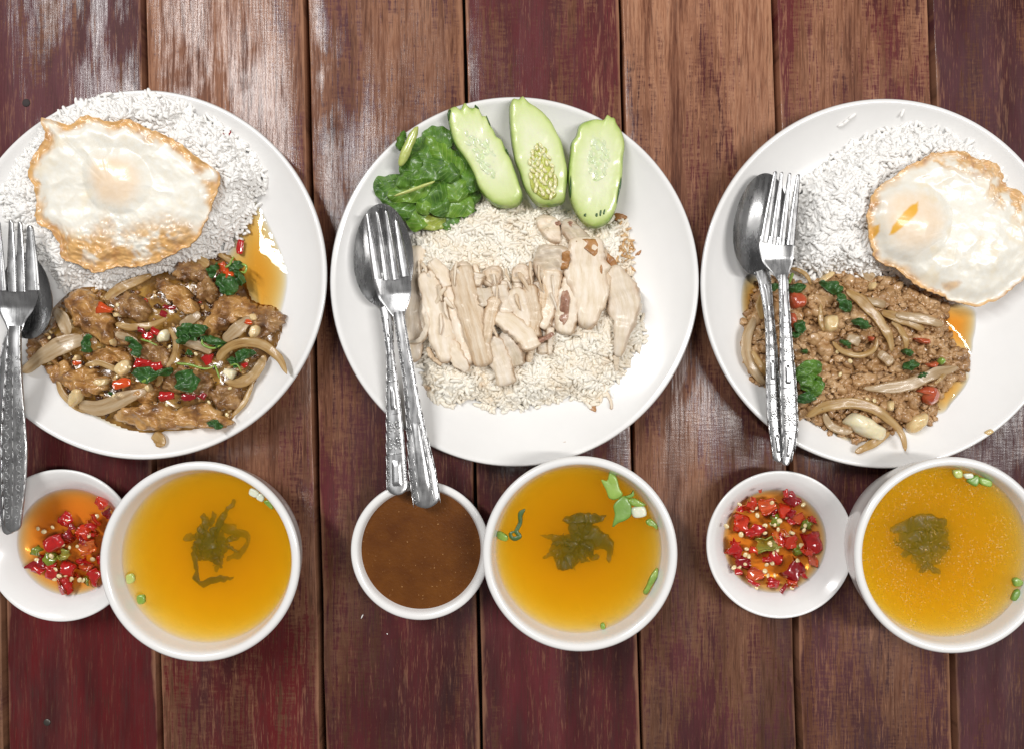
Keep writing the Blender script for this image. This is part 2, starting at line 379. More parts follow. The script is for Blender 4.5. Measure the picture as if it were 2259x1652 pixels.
def cucumber_material():
    t = NT("cucumber_flesh"); o = t.obj(); e = t.attr("t", "Fac")
    f = t.noise(o, 120.0, 4.0); g = t.noise(t.vm('MULTIPLY', o, (1, 1, 1)), 700.0, 2.0)
    x = t.ma('ADD', e, t.ma('MULTIPLY', t.ma('SUBTRACT', f, 0.5), 0.22))
    col = t.ramp(x, [(0.0, (0.70, 0.75, 0.46)), (0.40, (0.75, 0.78, 0.52)), (0.62, (0.68, 0.74, 0.41)), (0.82, (0.62, 0.70, 0.31)), (0.93, (0.50, 0.61, 0.20)), (0.985, (0.34, 0.49, 0.10)), (1.0, (0.20, 0.36, 0.06))])
    t.principled(Base_Color=col, Roughness=0.35, Coat_Weight=0.5, Coat_Roughness=0.12, Subsurface_Weight=0.25, Subsurface_Radius=(0.6, 0.8, 0.3), Subsurface_Scale=0.004, Normal=t.bump(t.ma('ADD', f, t.ma('MULTIPLY', g, 0.4)), 0.3, 0.0008)); return t.m

MAT = {}
MAT['wood'] = wood_material()
MAT['under'] = simple("dark_underframe", (0.045, 0.032, 0.020), 0.7)
MAT['ceramic'] = ceramic_material()
MAT['steel'] = steel_material()
MAT['iron'] = simple("screw_iron", (0.10, 0.09, 0.08), 0.45, 0.8)
MAT['hole'] = simple("dark_plug", (0.035, 0.025, 0.025), 0.8)
MAT['rice'] = food("steamed_rice", [(0.3, (0.86, 0.84, 0.81)), (0.7, (0.91, 0.895, 0.87))], 120, rough=0.4, coat=0.05, sss=0, bump=0.12, spec=0.3)
MAT['oily_rice'] = food("oily_rice", [(0.25, (0.66, 0.46, 0.28)), (0.36, (0.80, 0.71, 0.57)), (0.6, (0.87, 0.83, 0.74))], 60, rough=0.4, coat=0.15, sss=0, bump=0.12, spec=0.35)
MAT['egg'] = egg_material()
MAT['pork'] = food("braised_pork", [(0.30, (0.09, 0.034, 0.010)), (0.40, (0.26, 0.115, 0.034)), (0.52, (0.48, 0.25, 0.075)), (0.72, (0.62, 0.38, 0.15))], 75, rough=0.3, coat=0.55, sss=0.0, bump=0.9, bscale=300, bdist=0.0014, detail=6.0)
MAT['dark_pork'] = food("dark_braised_pork", [(0.30, (0.07, 0.026, 0.009)), (0.42, (0.23, 0.110, 0.038)), (0.64, (0.48, 0.28, 0.11))], 95, rough=0.3, coat=0.5, sss=0.1, bump=0.9, bscale=260, bdist=0.0014)
MAT['gravy'] = food("thick_brown_gravy", [(0.28, (0.070, 0.026, 0.005)), (0.5, (0.22, 0.105, 0.018)), (0.72, (0.44, 0.25, 0.055))], 70, rough=0.2, coat=0.6, sss=0.0, bump=0.6, bscale=120, bdist=0.0015)
MAT['mince'] = food("minced_pork", [(0.28, (0.19, 0.09, 0.032)), (0.44, (0.40, 0.22, 0.090)), (0.70, (0.60, 0.39, 0.20))], 75, rough=0.38, coat=0.45, sss=0, bump=0.7, bscale=420, bdist=0.001)
MAT['mince_gravy'] = food("mince_gravy", [(0.3, (0.13, 0.060, 0.018)), (0.7, (0.30, 0.155, 0.060))], 90, rough=0.2, coat=0.8, bump=0.6, bscale=200)
MAT['chicken'] = food("poached_chicken", [(0.22, (0.58, 0.43, 0.28)), (0.38, (0.73, 0.61, 0.45)), (0.55, (0.80, 0.69, 0.555)), (0.75, (0.86, 0.775, 0.665))], 1.0, rough=0.45, coat=0.12, sss=0.0, bump=0.5, bscale=2.4, bdist=0.0007, attr="uvw", stretch=(70, 330, 200), edge=(0.48, 0.29, 0.15), vary=0.16)
MAT['skin'] = food("chicken_skin", [(0.27, (0.50, 0.32, 0.17)), (0.42, (0.66, 0.50, 0.33)), (0.58, (0.76, 0.62, 0.46)), (0.75, (0.82, 0.71, 0.56))], 1.0, rough=0.45, coat=0.12, sss=0.0, bump=0.8, bscale=2.2, bdist=0.0009, attr="uvw", stretch=(45, 420, 200), edge=(0.48, 0.29, 0.15), vary=0.16)
MAT['dark_meat'] = food("dark_chicken_meat", [(0.3, (0.24, 0.10, 0.06)), (0.5, (0.40, 0.22, 0.15)), (0.7, (0.60, 0.42, 0.31))], 200, rough=0.35, coat=0.3, sss=0.2, bump=0.8, bscale=300)
MAT['brown_sauce_stain'] = food("brown_sauce_stain", [(0.3, (0.26, 0.10, 0.025)), (0.7, (0.48, 0.24, 0.08))], 150, rough=0.45, coat=0.15, bump=0.5)
MAT['onion'] = food("cooked_onion", [(0.28, (0.30, 0.15, 0.04)), (0.46, (0.48, 0.30, 0.11)), (0.72, (0.64, 0.47, 0.24))], 1.0, rough=0.32, coat=0.25, sss=0.0, bump=0.35, bscale=1.6, bdist=0.0007, attr="uvw", stretch=(45, 420, 100), sss_rad=(0.8, 0.55, 0.3), edge=(0.34, 0.18, 0.05), clear=0.32)
MAT['pale_onion'] = food("pale_onion", [(0.28, (0.36, 0.22, 0.10)), (0.46, (0.53, 0.39, 0.23)), (0.72, (0.68, 0.56, 0.40))], 1.0, rough=0.3, coat=0.3, sss=0.0, bump=0.35, bscale=1.6, bdist=0.0007, attr="uvw", stretch=(45, 420, 100), sss_rad=(0.8, 0.6, 0.4), edge=(0.42, 0.26, 0.10), clear=0.36)
MAT['garlic'] = food("cooked_garlic", [(0.28, (0.56, 0.36, 0.14)), (0.55, (0.72, 0.55, 0.29)), (0.75, (0.80, 0.68, 0.45))], 120, rough=0.3, coat=0.5, sss=0.3, bump=0.4)
MAT['pale_garlic'] = food("pale_garlic", [(0.3, (0.76, 0.66, 0.40)), (0.7, (0.84, 0.78, 0.58))], 120, rough=0.35, coat=0.4, sss=0.3, bump=0.3)
MAT['basil'] = leaf_material("cooked_basil", (0.012, 0.050, 0.010), (0.045, 0.150, 0.022), (0.075, 0.20, 0.035))
MAT['greens'] = leaf_material("blanched_greens", (0.026, 0.085, 0.007), (0.105, 0.240, 0.022), (0.21, 0.37, 0.06))
MAT['bright_greens'] = leaf_material("bright_greens", (0.060, 0.160, 0.012), (0.19, 0.35, 0.035), (0.32, 0.47, 0.09))
MAT['yellow_greens'] = leaf_material("yellowed_greens", (0.14, 0.22, 0.02), (0.36, 0.42, 0.06), (0.48, 0.50, 0.16))
MAT['stem'] = food("green_stem", [(0.3, (0.14, 0.26, 0.03)), (0.7, (0.32, 0.46, 0.08))], 160, rough=0.3, coat=0.5, sss=0.1, bump=0.3)
MAT['pale_stem'] = food("pale_stem", [(0.3, (0.38, 0.45, 0.10)), (0.7, (0.60, 0.64, 0.22))], 90, rough=0.3, coat=0.5, sss=0.2, bump=0.3)
MAT['scallion'] = food("scallion_white", [(0.3, (0.62, 0.66, 0.48)), (0.7, (0.78, 0.78, 0.68))], 160, rough=0.3, coat=0.5, sss=0.3, bump=0.2)
MAT['red_chilli'] = shell_material("red_chilli", (0.52, 0.012, 0.010), (0.66, 0.10, 0.025))
MAT['orange_chilli'] = shell_material("orange_chilli", (0.72, 0.085, 0.008), (0.78, 0.26, 0.05))
MAT['redorange_chilli'] = shell_material("red_orange_chilli", (0.62, 0.035, 0.008), (0.72, 0.17, 0.03))
MAT['dark_chilli'] = shell_material("dark_red_chilli", (0.30, 0.006, 0.010), (0.45, 0.05, 0.02))
MAT['green_chilli'] = shell_material("green_chilli", (0.20, 0.24, 0.02), (0.40, 0.38, 0.08))
MAT['seed'] = food("chilli_seed", [(0.3, (0.68, 0.50, 0.24)), (0.7, (0.82, 0.70, 0.42))], 300, rough=0.3, coat=0.5, sss=0.2, bump=0.2)
MAT['tomato'] = food("cooked_tomato", [(0.3, (0.38, 0.05, 0.018)), (0.7, (0.60, 0.14, 0.05))], 130, rough=0.2, coat=0.7, sss=0.2, bump=0.6)
MAT['cucumber'] = cucumber_material()
MAT['peel'] = simple("cucumber_peel", (0.035, 0.10, 0.018), 0.35, coat=0.3)
MAT['light_peel'] = simple("peeled_cucumber_side", (0.36, 0.52, 0.12), 0.35, coat=0.3)
MAT['cucumber_core'] = food("cucumber_core", [(0.3, (0.58, 0.68, 0.33)), (0.7, (0.72, 0.78, 0.50))], 200, rough=0.25, coat=0.4, sss=0.3, bump=0.7, bscale=260, bdist=0.0012)
MAT['cucumber_cavity'] = food("cucumber_cavity", [(0.3, (0.36, 0.40, 0.05)), (0.7, (0.58, 0.60, 0.14))], 180, rough=0.15, coat=0.8, sss=0.2, bump=0.7, bscale=260, bdist=0.0012)
MAT['cucumber_seed'] = food("cucumber_seed", [(0.3, (0.66, 0.62, 0.28)), (0.7, (0.80, 0.76, 0.46))], 200, rough=0.2, coat=0.7, sss=0.3, bump=0.2)
MAT['pale_seed'] = food("pale_cucumber_seed", [(0.3, (0.66, 0.72, 0.40)), (0.7, (0.76, 0.79, 0.52))], 200, rough=0.2, coat=0.7, sss=0.3, bump=0.2)
MAT['oil'] = liquid_material("amber_gravy", (0.965, 0.74, 0.10), 430)
MAT['orange_oil'] = liquid_material("orange_oil", (0.965, 0.68, 0.03), 620)
MAT['fish_sauce'] = liquid_material("chilli_fish_sauce", (0.985, 0.74, 0.25), 330)
MAT['soup'] = liquid_material("clear_broth", (1.0, 0.885, 0.0), 105, 105, (1.0, 0.90, 0.03), aniso=0.6)
MAT['cloudy_soup'] = liquid_material("cloudy_broth", (1.0, 0.875, 0.0), 100, 130, (1.0, 0.89, 0.08), aniso=0.6, specks=0.7)
MAT['seaweed'] = food("seaweed", [(0.3, (0.006, 0.010, 0.004)), (0.7, (0.022, 0.030, 0.010))], 120, rough=0.4, coat=0.2, bump=0.4)
MAT['tea_leaf'] = leaf_material("dark_soup_leaf", (0.015, 0.045, 0.008), (0.045, 0.10, 0.014), (0.07, 0.13, 0.03))

def brown_sauce():
    t = NT("brown_bean_sauce"); o = t.obj()
    f = t.noise(o, 45.0, 5.0, 0.65); g = t.noise(o, 520.0, 2.0, 0.5)
    base = t.ramp(f, [(0.3, (0.090, 0.025, 0.0025)), (0.7, (0.145, 0.047, 0.005))])
    col = t.mix(t.n("ShaderNodeMapRange", {"Value": g, "From Min": 0.69, "From Max": 0.76, "To Max": 0.8}).outputs[0], base, (0.46, 0.25, 0.10))
    t.principled(Base_Color=col, Roughness=0.35, Specular_IOR_Level=0.25, Coat_Weight=0.25, Coat_Roughness=0.04, Normal=t.bump(t.ma('ADD', t.ma('MULTIPLY', f, 0.5), g), 0.3, 0.0008)); return t.m
MAT['bean_sauce'] = brown_sauce()

# ------------------------------------------------------------------ generators for food
def pad(name, outline, surf, lift, h, mat, parent=None, n=48, nr=10, power=2.6, rough=0.0, rs=180.0, sink=0.0006, sd=1, tilt=(0, 0), extra=None, edge_z=0.0, oc=3, thin=False, ridge=0.0, ragged=0.0):
    """a solid slab or lump inside an outline (pixels) that follows what it lies on"""
    w = to_world(outline, surf, lift)
    o = closed_curve(w[:, :2], n); c = o.mean(0)
    if ragged: o = o + (o - c) / np.linalg.norm(o - c, axis=1)[:, None] * (fbm(np.column_stack([o, np.full(n, sd * .1)]), 330, 3, sd)[:, None]) * ragged
    t = np.linspace(0, 1, nr + 1)[1:] ** 0.8
    xy = c + (o[None] - c) * t[:, None, None]
    def full(xy2, tt):
        z0 = surf(xy2[:, 0], xy2[:, 1]) + lift + tilt[0] * (xy2[:, 0] - c[0]) + tilt[1] * (xy2[:, 1] - c[1])
        return z0, h * (np.clip(1 - tt ** power, 0, 1)) ** (1.0 if thin else 0.5)
    X = np.concatenate([[c], xy.reshape(-1, 2)]); T = np.concatenate([[0], np.repeat(t, n)])
    z0, up = full(X, T)
    top = np.column_stack([X, z0 + up + edge_z])
    if extra is not None: top[:, 2] += extra(X, T, z0)
    bot = np.column_stack([X[1:] - (X[1:] - c) * 0.03, np.full(len(X) - 1, 0.0)]); bot[:, 2] = z0[1:] - sink
    bot = bot[-n:]                      # one ring under the edge
    cb = np.array([[c[0], c[1], z0[0] - sink]])
    v = np.concatenate([top, bot, cb])
    if rough:
        k = fbm(v, rs, oc, sd) * rough; k2 = fbm(v + 3.1, rs, oc, sd + 9) * rough * 0.7; k3 = fbm(v - 5.7, rs, oc, sd + 5) * rough * 0.7
        v[:len(top)] += np.column_stack([k2, k3, k])[:len(top)]
    if ridge:
        v[:len(top), 2] += ridge * (0.35 - np.abs(fbm(v[:len(top)] * np.array([1, 1, .3]) + sd, 95, 3, sd + 20)) * 1.9) * np.clip(1.15 - T, 0, 1)
    f = [fan(0, 1 + np.arange(n)), grid_faces(nr, n, wrap_v=True, off=1)]
    lo = 1 + (nr - 1) * n; b0 = 1 + nr * n; i = np.arange(n); j = (i + 1) % n
    f.append(np.stack([lo + i, b0 + i, b0 + j, lo + j], 1)); f.append(fan(b0 + n, b0 + i, True))
    tt = np.concatenate([T, np.ones(n), [0]])
    uv = v - np.array([c[0], c[1], z0[0]])
    return mk(name, v, f, mat, parent, attrs={"t": tt, "uvw": uv})

def ell_outline(cx, cy, w, h, az=0.0, k=10, jit=0.12, sd=0):
    r = np.random.default_rng(sd + int(cx * 7 + cy * 13)); a = np.linspace(0, 2 * math.pi, k, endpoint=False)
    q = 1 + r.uniform(-jit, jit, k); x = np.cos(a) * w / 2 * q; y = np.sin(a) * h / 2 * q
    return list(zip(cx + x * math.cos(az) - y * math.sin(az), cy + x * math.sin(az) + y * math.cos(az)))

def strip(name, pts, widths, thick, surf, lift, mat, parent=None, n=26, m=12, arch=0.0, cup=0.0, rough=0.0, rs=200.0, box=2.0, endpow=6.0, roll=0.0, sd=1, twist=0.0, zs=None, fibre=0.0, stiff=30):
    """a swept strip along pixel points; widths in pixels"""
    pc = open_curve(pts, n); w3 = to_world(pc, surf, lift)
    s = np.linspace(0, 1, n)
    # keep the strip stiff: smooth the heights it rests on
    z = w3[:, 2].copy()
    for _ in range(stiff): z[1:-1] = np.maximum(z[1:-1], 0) * 0.5 + 0.25 * (z[:-2] + z[2:])
    w3[:, 2] = z + arch * np.sin(math.pi * s)
    if zs is not None: w3[:, 2] = np.interp(s, np.linspace(0, 1, len(zs)), zs)
    tan = np.gradient(w3, axis=0); tan /= np.linalg.norm(tan, axis=1)[:, None] + 1e-12
    side = np.cross(np.array([0, 0, 1.0])[None], tan); side /= np.linalg.norm(side, axis=1)[:, None] + 1e-12
    up = np.cross(tan, side)
    ra = roll + twist * (s - 0.5)
    sd_ = side * np.cos(ra)[:, None] + up * np.sin(ra)[:, None]; up_ = -side * np.sin(ra)[:, None] + up * np.cos(ra)[:, None]
    wd_ = np.interp(s, np.linspace(0, 1, len(widths)), widths) * S(0.02)
    cap = np.clip(1 - np.abs(2 * s - 1) ** endpow, 0.02, 1) ** 0.5
    a = np.linspace(0, 2 * math.pi, m, endpoint=False)
    cx = np.sign(np.cos(a)) * np.abs(np.cos(a)) ** (2 / box); cz = np.sign(np.sin(a)) * np.abs(np.sin(a)) ** (2 / box)
    wd_ = wd_ * (1 + 0.16 * fbm(np.column_stack([s * 5 + sd * 3.1, s * 0, s * 0]), 1.0, 2, sd)) if fibre else wd_
    jag = np.ones((n, m))
    if fibre > .00035:
        for sg in (-1, 1):
            nz = fbm(np.column_stack([s * 9 + sd * 1.7 + sg * 13.3, s * 0, s * 0]), 1.0, 3, sd + 3 * sg + 7); jag[:, np.sign(cx) == sg] = (1 + 0.24 * nz)[:, None]
    hw = (wd_ * cap / 2)[:, None] * cx[None] * jag; hz = (thick * np.maximum(cap, 0.3) / 2)[:, None] * cz[None] + (cup * wd_)[:, None] * (cx[None] ** 2) * cap[:, None]
    if fibre:
        Lq = np.repeat((s * len(s) * 0.9)[:, None], m, 1); fq = np.column_stack([Lq.ravel() * 0.16 + sd, hw.ravel() * 420, 0 * hw.ravel()])
        hz = hz + fibre * (fbm(fq, 1.0, 3, sd).reshape(hz.shape) + 0.5 * fbm(np.column_stack([Lq.ravel() * 0.12, hw.ravel() * 200 + sd, 0 * hw.ravel()]), 1.0, 2, sd + 5).reshape(hz.shape)) * (cz[None] > -0.5)
    v = w3[:, None] + sd_[:, None] * hw[:, :, None] + up_[:, None] * hz[:, :, None]
    v = v.reshape(-1, 3)
    if rough:
        v = v + np.column_stack([fbm(v + q * 4.7, rs, 3, sd + q) for q in range(3)]) * rough
    L = np.concatenate([[0], np.cumsum(np.linalg.norm(w3[1:] - w3[:-1], axis=1))])
    uv = np.stack([np.repeat(L[:, None], m, 1), hw, hz], 2).reshape(-1, 3) + np.array([sd * 0.37, 0, 0])
    v = np.concatenate([v, v[:m].mean(0)[None], v[-m:].mean(0)[None]]); uv = np.concatenate([uv, uv[:1], uv[-1:]])
    et = np.concatenate([np.clip(np.repeat((np.abs(cx) ** 4)[None], n, 0) + (1 - cap)[:, None], 0, 1).ravel(), [1, 1]])
    f = [grid_faces(n, m, wrap_v=True), fan(n * m, np.arange(m), False), fan(n * m + 1, (n - 1) * m + np.arange(m), True)]
    return mk(name, v, f, mat, parent, attrs={"uvw": uv, "t": et})

def sheet(name, cx, cy, length, width, az, surf, lift, mat, parent=None, crumple=0.002, cs=90.0, droop=0.0, fold=0.0, sd=1, nu=26, nv=18, tip=1.0, pitch=0.0, rollv=0.0, thick=0.00035, wavy=0.0):
    """a leaf: length and width in pixels, creased and draped; az is its direction in the picture"""
    u = np.linspace(-1, 1, nu); vv = np.linspace(-1, 1, nv); U, V = np.meshgrid(u, vv, indexing='ij'); U = U.ravel(); V = V.ravel()
    wprof = np.clip(1 - np.abs(U) ** (2.2), 0.0, 1) ** (0.6 * tip) * (1 + 0.15 * U) + 0.03
    sc = S(0.02); lx = U * length / 2 * sc; ly = V * width / 2 * wprof * sc
    zz = -droop * (U ** 2 * 0.6 + V ** 2) + fold * np.abs(V) + pitch * U * length / 2 * sc + rollv * V * width / 2 * sc
    q = np.column_stack([lx * 1.0, ly * 1.0, np.zeros_like(lx)]) + sd * 1.37
    zz = zz + crumple * (1 - 2 * np.abs(fbm(q, cs, 2, sd))) + crumple * 0.5 * fbm(q, cs * 2.6, 2, sd + 3) + wavy * np.sin(U * 9 + sd) * V ** 2
    ca, sa = math.cos(-az), math.sin(-az)
    c = to_world([(cx, cy)], surf, lift)[0]
    x = c[0] + lx * ca - ly * sa; y = c[1] + lx * sa + ly * ca
    jig = crumple * 0.5
    x = x + jig * fbm(q, cs, 2, sd + 11); y = y + jig * fbm(q, cs, 2, sd + 21)
    z = c[2] + zz
    top = np.column_stack([x, y, z]); bot = top - np.array([0, 0, thick])
    N = nu * nv; f1 = grid_faces(nu, nv); f2 = grid_faces(nu, nv, off=N, flip=True)
    b = np.concatenate([np.arange(nv), np.arange(1, nu) * nv + nv - 1, (nu - 1) * nv + np.arange(nv - 2, -1, -1), np.arange(nu - 2, 0, -1) * nv])
    b2 = np.roll(b, -1); f3 = np.stack([b2, b, b + N, b2 + N], 1)
    uv = np.column_stack([U, V, np.zeros_like(U)])
    return mk(name, np.concatenate([top, bot]), [f1, f2, f3], mat, parent, attrs={"uvw": np.concatenate([uv, uv])})

def shell(name, c, length, rad, arc, az, pitch, roll, mat, parent=None, wall=0.0008, taper=0.0, sd=1, ns=7, na=14, squash=0.85, rough=0.0003):
    """a cut piece of a pepper pod: a curved wall with thickness"""
    s = np.linspace(-0.5, 0.5, ns); a = np.linspace(-arc / 2, arc / 2, na) + math.pi / 2
    Sg, Ag = np.meshgrid(s, a, indexing='ij'); Sg = Sg.ravel(); Ag = Ag.ravel()
    r = rad * (1 - taper * (Sg + 0.5)) * (1 + 0.08 * np.cos(Sg * math.pi))
    def surfp(r): return np.column_stack([Sg * length, np.cos(Ag) * r, (np.sin(Ag)) * r * squash])
    o = surfp(r); i = surfp(np.maximum(r - wall, 1e-4)); N = ns * na
    v = np.concatenate([o, i]); v = v - np.array([0, 0, v[:, 2].mean()])
    v += np.column_stack([fbm(v + q * 2.1 + sd, 260, 2, sd + q) for q in range(3)]) * rough * 2
    b = np.concatenate([np.arange(na), np.arange(1, ns) * na + na - 1, (ns - 1) * na + np.arange(na - 2, -1, -1), np.arange(ns - 2, 0, -1) * na]); b2 = np.roll(b, -1)
    f = [grid_faces(ns, na), grid_faces(ns, na, off=N, flip=True), np.stack([b2, b, b + N, b2 + N], 1)]
    v = v @ rotm(az, pitch, roll).T + np.array(c)
    return mk(name, v, f, mat, parent, attrs={"inner": np.concatenate([np.zeros(N), np.ones(N)])})

def seed(name, c, r, mat, parent=None, sd=0):
    b = Bag(); rr = random.Random(sd)
    b.ell(c, (r, r * rr.uniform(0.6, 0.9), r * 0.3), rr.uniform(0, 6.3), rr.uniform(-.4, .4), rr.uniform(-.3, .3), 10, 7)
    return b.build(name, mat, parent)
#--SECTION-TABLE
# ------------------------------------------------------------------ the table
seams_top = [-725, -372, -22, 316, 674, 1023, 1368, 1708, 2053, 2402, 2752, 3105]
seams_low = [-700, -338, 14, 354, 713, 1062, 1416, 1764, 2107, 2458, 2810, 3165]
gap_px = [8, 8, 12, 12, 13, 8, 8, 14, 12, 10, 10, 10]
YT, YL = P(0, -700)[1], P(0, 2400)[1]
def seam_x(k, py):
    px = seams_top[k] + (seams_low[k] - seams_top[k]) * py / 1652.0
    return float(P(px, py)[0])
table = thing("table", (0, 0, 0), "old plank table with worn dark red and brown paint", "table", kind="structure")
#  per plank: paint, red, dark at the far end (top) and near end (low); extra dark at low paints in the near-end shade
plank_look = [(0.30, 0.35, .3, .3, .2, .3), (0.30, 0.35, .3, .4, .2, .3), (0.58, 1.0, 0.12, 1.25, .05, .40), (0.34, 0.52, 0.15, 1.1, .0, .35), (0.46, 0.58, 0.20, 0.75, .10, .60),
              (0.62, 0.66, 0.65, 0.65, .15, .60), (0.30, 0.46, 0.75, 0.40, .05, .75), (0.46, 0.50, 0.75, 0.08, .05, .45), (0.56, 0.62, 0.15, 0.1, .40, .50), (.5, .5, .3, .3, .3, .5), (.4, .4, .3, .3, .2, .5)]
plank_tone = [(1, .6), (1, .6), (.85, .70), (1.0, .72), (.95, .66), (.95, .68), (1.15, .52), (1.05, .80), (.80, .58), (.9, .6), (.9, .6)]  # wood tone far and near; lower near values are painted-in shade
for k in range(len(seams_top) - 1):
    g0, g1 = gap_px[k] * S(0) / 2, gap_px[k + 1] * S(0) / 2
    xa, xb = seam_x(k, -700) + g0, seam_x(k + 1, -700) - g1
    xc, xd = seam_x(k, 2400) + g0, seam_x(k + 1, 2400) - g1
    ny, nx = 60, 8; r = 0.0007
    rows = np.linspace(YT, YL, ny); prof = [(0, -0.018), (0, -r), (0.25, -r * 0.3), (1, 0)]
    offs = [(0.0, -0.018), (0.0, -r), (r * 0.35, -r * 0.3), (r, 0.0)]
    V = []
    for i, y in enumerate(rows):
        t = (y - YT) / (YL - YT); l = xa + (xc - xa) * t; q = xb + (xd - xb) * t
        wl = 0.0005 * float(vn(np.array([[k * 7.1, y * 25, 0.0]]), k)[0]); wr = 0.0005 * float(vn(np.array([[k * 3.3, y * 25, 5.0]]), k)[0])
        l += wl; q += wr
        line = [(l + o, z) for o, z in offs] + [(l + r + (q - l - 2 * r) * j / nx, 0.0) for j in range(1, nx)] + [(q - o, z) for o, z in reversed(offs)]
        V += [(x, y, z) for x, z in line]
    m = len(offs) * 2 + nx - 1
    v = np.array(V); f = grid_faces(ny, m)
    cx = (xa + xb + xc + xd) / 4
    mid = np.repeat((v.reshape(ny, m, 3)[:, 0, 0] + v.reshape(ny, m, 3)[:, -1, 0])[:, None] / 2, m, 1).ravel(); hwid = np.repeat((v.reshape(ny, m, 3)[:, -1, 0] - v.reshape(ny, m, 3)[:, 0, 0])[:, None] / 2, m, 1).ravel()
    pl = mk("plank", v, f, MAT['wood'], table, auto=40, attrs={"across": (v[:, 0] - mid) / hwid})
    me = pl.data; co = np.zeros(len(v) * 3, np.float32); me.vertices.foreach_get("co", co); co = co.reshape(-1, 3); co[:, 0] -= cx; me.vertices.foreach_set("co", co.ravel()); pl.location = (cx, 0, 0); me.update()
    WL[pl] = np.array([cx, 0, 0])
    a = plank_look[k]
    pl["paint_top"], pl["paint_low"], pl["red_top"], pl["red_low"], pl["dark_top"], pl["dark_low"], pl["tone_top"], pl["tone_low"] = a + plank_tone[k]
    pl["seed"] = 0.37 * k + 0.11
    if k == 2:
        for px, py, rr, mm, nm in ((58, 228, 9, 'hole', 'plug'), (104, 1592, 8, 'iron', 'screw_head')):
            x, y = P(px, py); b = Bag(); b.ell((x, y, 0.0001), (rr * S(0), rr * S(0), 0.0007), nu=16, nv=8); b.build(nm, MAT[mm], pl)
xs = np.array([P(-1200, 0)[0], P(3400, 0)[0]])
bx0, bx1 = seam_x(0, 826), seam_x(len(seams_top) - 1, 826)
v = np.array([(bx0, YL, -.0185), (bx1, YL, -.0185), (bx1, YT, -.0185), (bx0, YT, -.0185), (bx0, YL, -.03), (bx1, YL, -.03), (bx1, YT, -.03), (bx0, YT, -.03)])
mk("underframe", v, np.array([(0, 1, 2, 3), (7, 6, 5, 4), (0, 4, 5, 1), (1, 5, 6, 2), (2, 6, 7, 3), (3, 7, 4, 0)]), MAT['under'], table, smooth=False)

# ------------------------------------------------------------------ plates
RIMZ = 0.0245
PL_IN = [(0, .0060), (.03, .0060), (.058, .0062), (.076, .0074), (.090, .0105), (.102, .0152), (.111, .0200), (.1155, .0230)]
PL_PROF = PL_IN + [(.1172, .0243), (.1185, .0245), (.1196, .0238), (.1193, .0222), (.114, .0170), (.104, .0105), (.088, .0040), (.075, .0010), (.072, .0000), (.067, .0000), (.064, .0014), (.03, .0022), (0, .0022)]
_pc = open_curve(PL_IN, 80)
def plate_fn(c):
    def f(x, y): return np.interp(np.hypot(x - c[0], y - c[1]), _pc[:, 0], _pc[:, 1], right=.0245)
    return f
plate_px = [(313, 606), (1135, 621), (1954, 625)]
plate_c = [tuple(map(float, P(a, b, RIMZ))) for a, b in plate_px]
plate_z = [plate_fn(c) for c in plate_c]
plate_lab = ["white round plate of stir-fried pork with rice and a browned egg", "white round plate of sliced chicken on rice with cucumber", "white round plate of minced pork with rice and a fried egg"]
for c, lb in zip(plate_c, plate_lab):
    p = lathe("plate", PL_PROF, (c[0], c[1], 0), MAT['ceramic'], n=160, m=140); tag(p, lb, "plate", "dinner plates")

# ------------------------------------------------------------------ bowls and dishes
def bowl(px, py, r_px, rim, prof_in, prof_out, label, cat, name, group=None, root_name=None):
    x, y = P(px, py, rim); R = r_px * S(rim)
    prof = [(a * R, b * rim) for a, b in prof_in + prof_out]
    o = lathe(name, prof, (float(x), float(y), 0), MAT['ceramic'], n=128, m=120); tag(o, label, cat, group)
    return o, np.array([float(x), float(y)]), R
SB_IN = [(0, .10), (.30, .105), (.50, .16), (.68, .32), (.80, .55), (.87, .78), (.905, .94)]
SB_OUT = [(.925, .985), (.96, 1.0), (.992, .985), (1.0, .955), (.985, .90), (.965, .80), (.93, .60), (.86, .38), (.74, .18), (.58, .07), (.54, .0), (.48, .0), (.46, .045), (.2, .05), (0, .05)]
SOUP_R = 0.054
soups = []
for (px, py, r, lb) in ((439, 1239, 221.5, "white soup bowl beside the chilli dish that the fork hangs over"), (1280, 1222, 216, "white soup bowl touching the brown sauce bowl"),
                        (2103, 1225, 217, "white bowl of cloudy soup under the minced pork plate")):
    soups.append(bowl(px, py, r, SOUP_R, SB_IN, SB_OUT, lb, "bowl", "soup_bowl", "soup bowls"))
CD_IN = [(0, .20), (.40, .20), (.56, .24), (.66, .36), (.76, .62), (.86, .84), (.93, .95)]
CD_OUT = [(.96, .985), (.985, 1.0), (1.0, .97), (.99, .90), (.90, .66), (.76, .36), (.62, .12), (.58, .0), (.52, .0), (.50, .06), (.2, .08), (0, .08)]
DISH_R = 0.022
dishes = [bowl(133, 1203, 168, DISH_R, CD_IN, CD_OUT, "white saucer of chopped chillies under the fork handle tip", "saucer", "chilli_saucer", "chilli saucers"),
          bowl(1722, 1201, 163, DISH_R, CD_IN, CD_OUT, "white saucer of chopped chillies beside the cloudy soup", "saucer", "chilli_saucer", "chilli saucers")]
SA_IN = [(0, .12), (.40, .13), (.62, .26), (.76, .52), (.85, .80), (.885, .93)]
SA_OUT = [(.91, .98), (.95, 1.0), (.985, .985), (1.0, .95), (.985, .86), (.94, .62), (.84, .34), (.70, .12), (.62, .0), (.55, .0), (.53, .06), (.2, .07), (0, .07)]
SAUCE_R = 0.029
sauceb = bowl(927, 1214, 154, SAUCE_R, SA_IN, SA_OUT, "small white bowl filled with brown sauce", "bowl", "sauce_bowl")

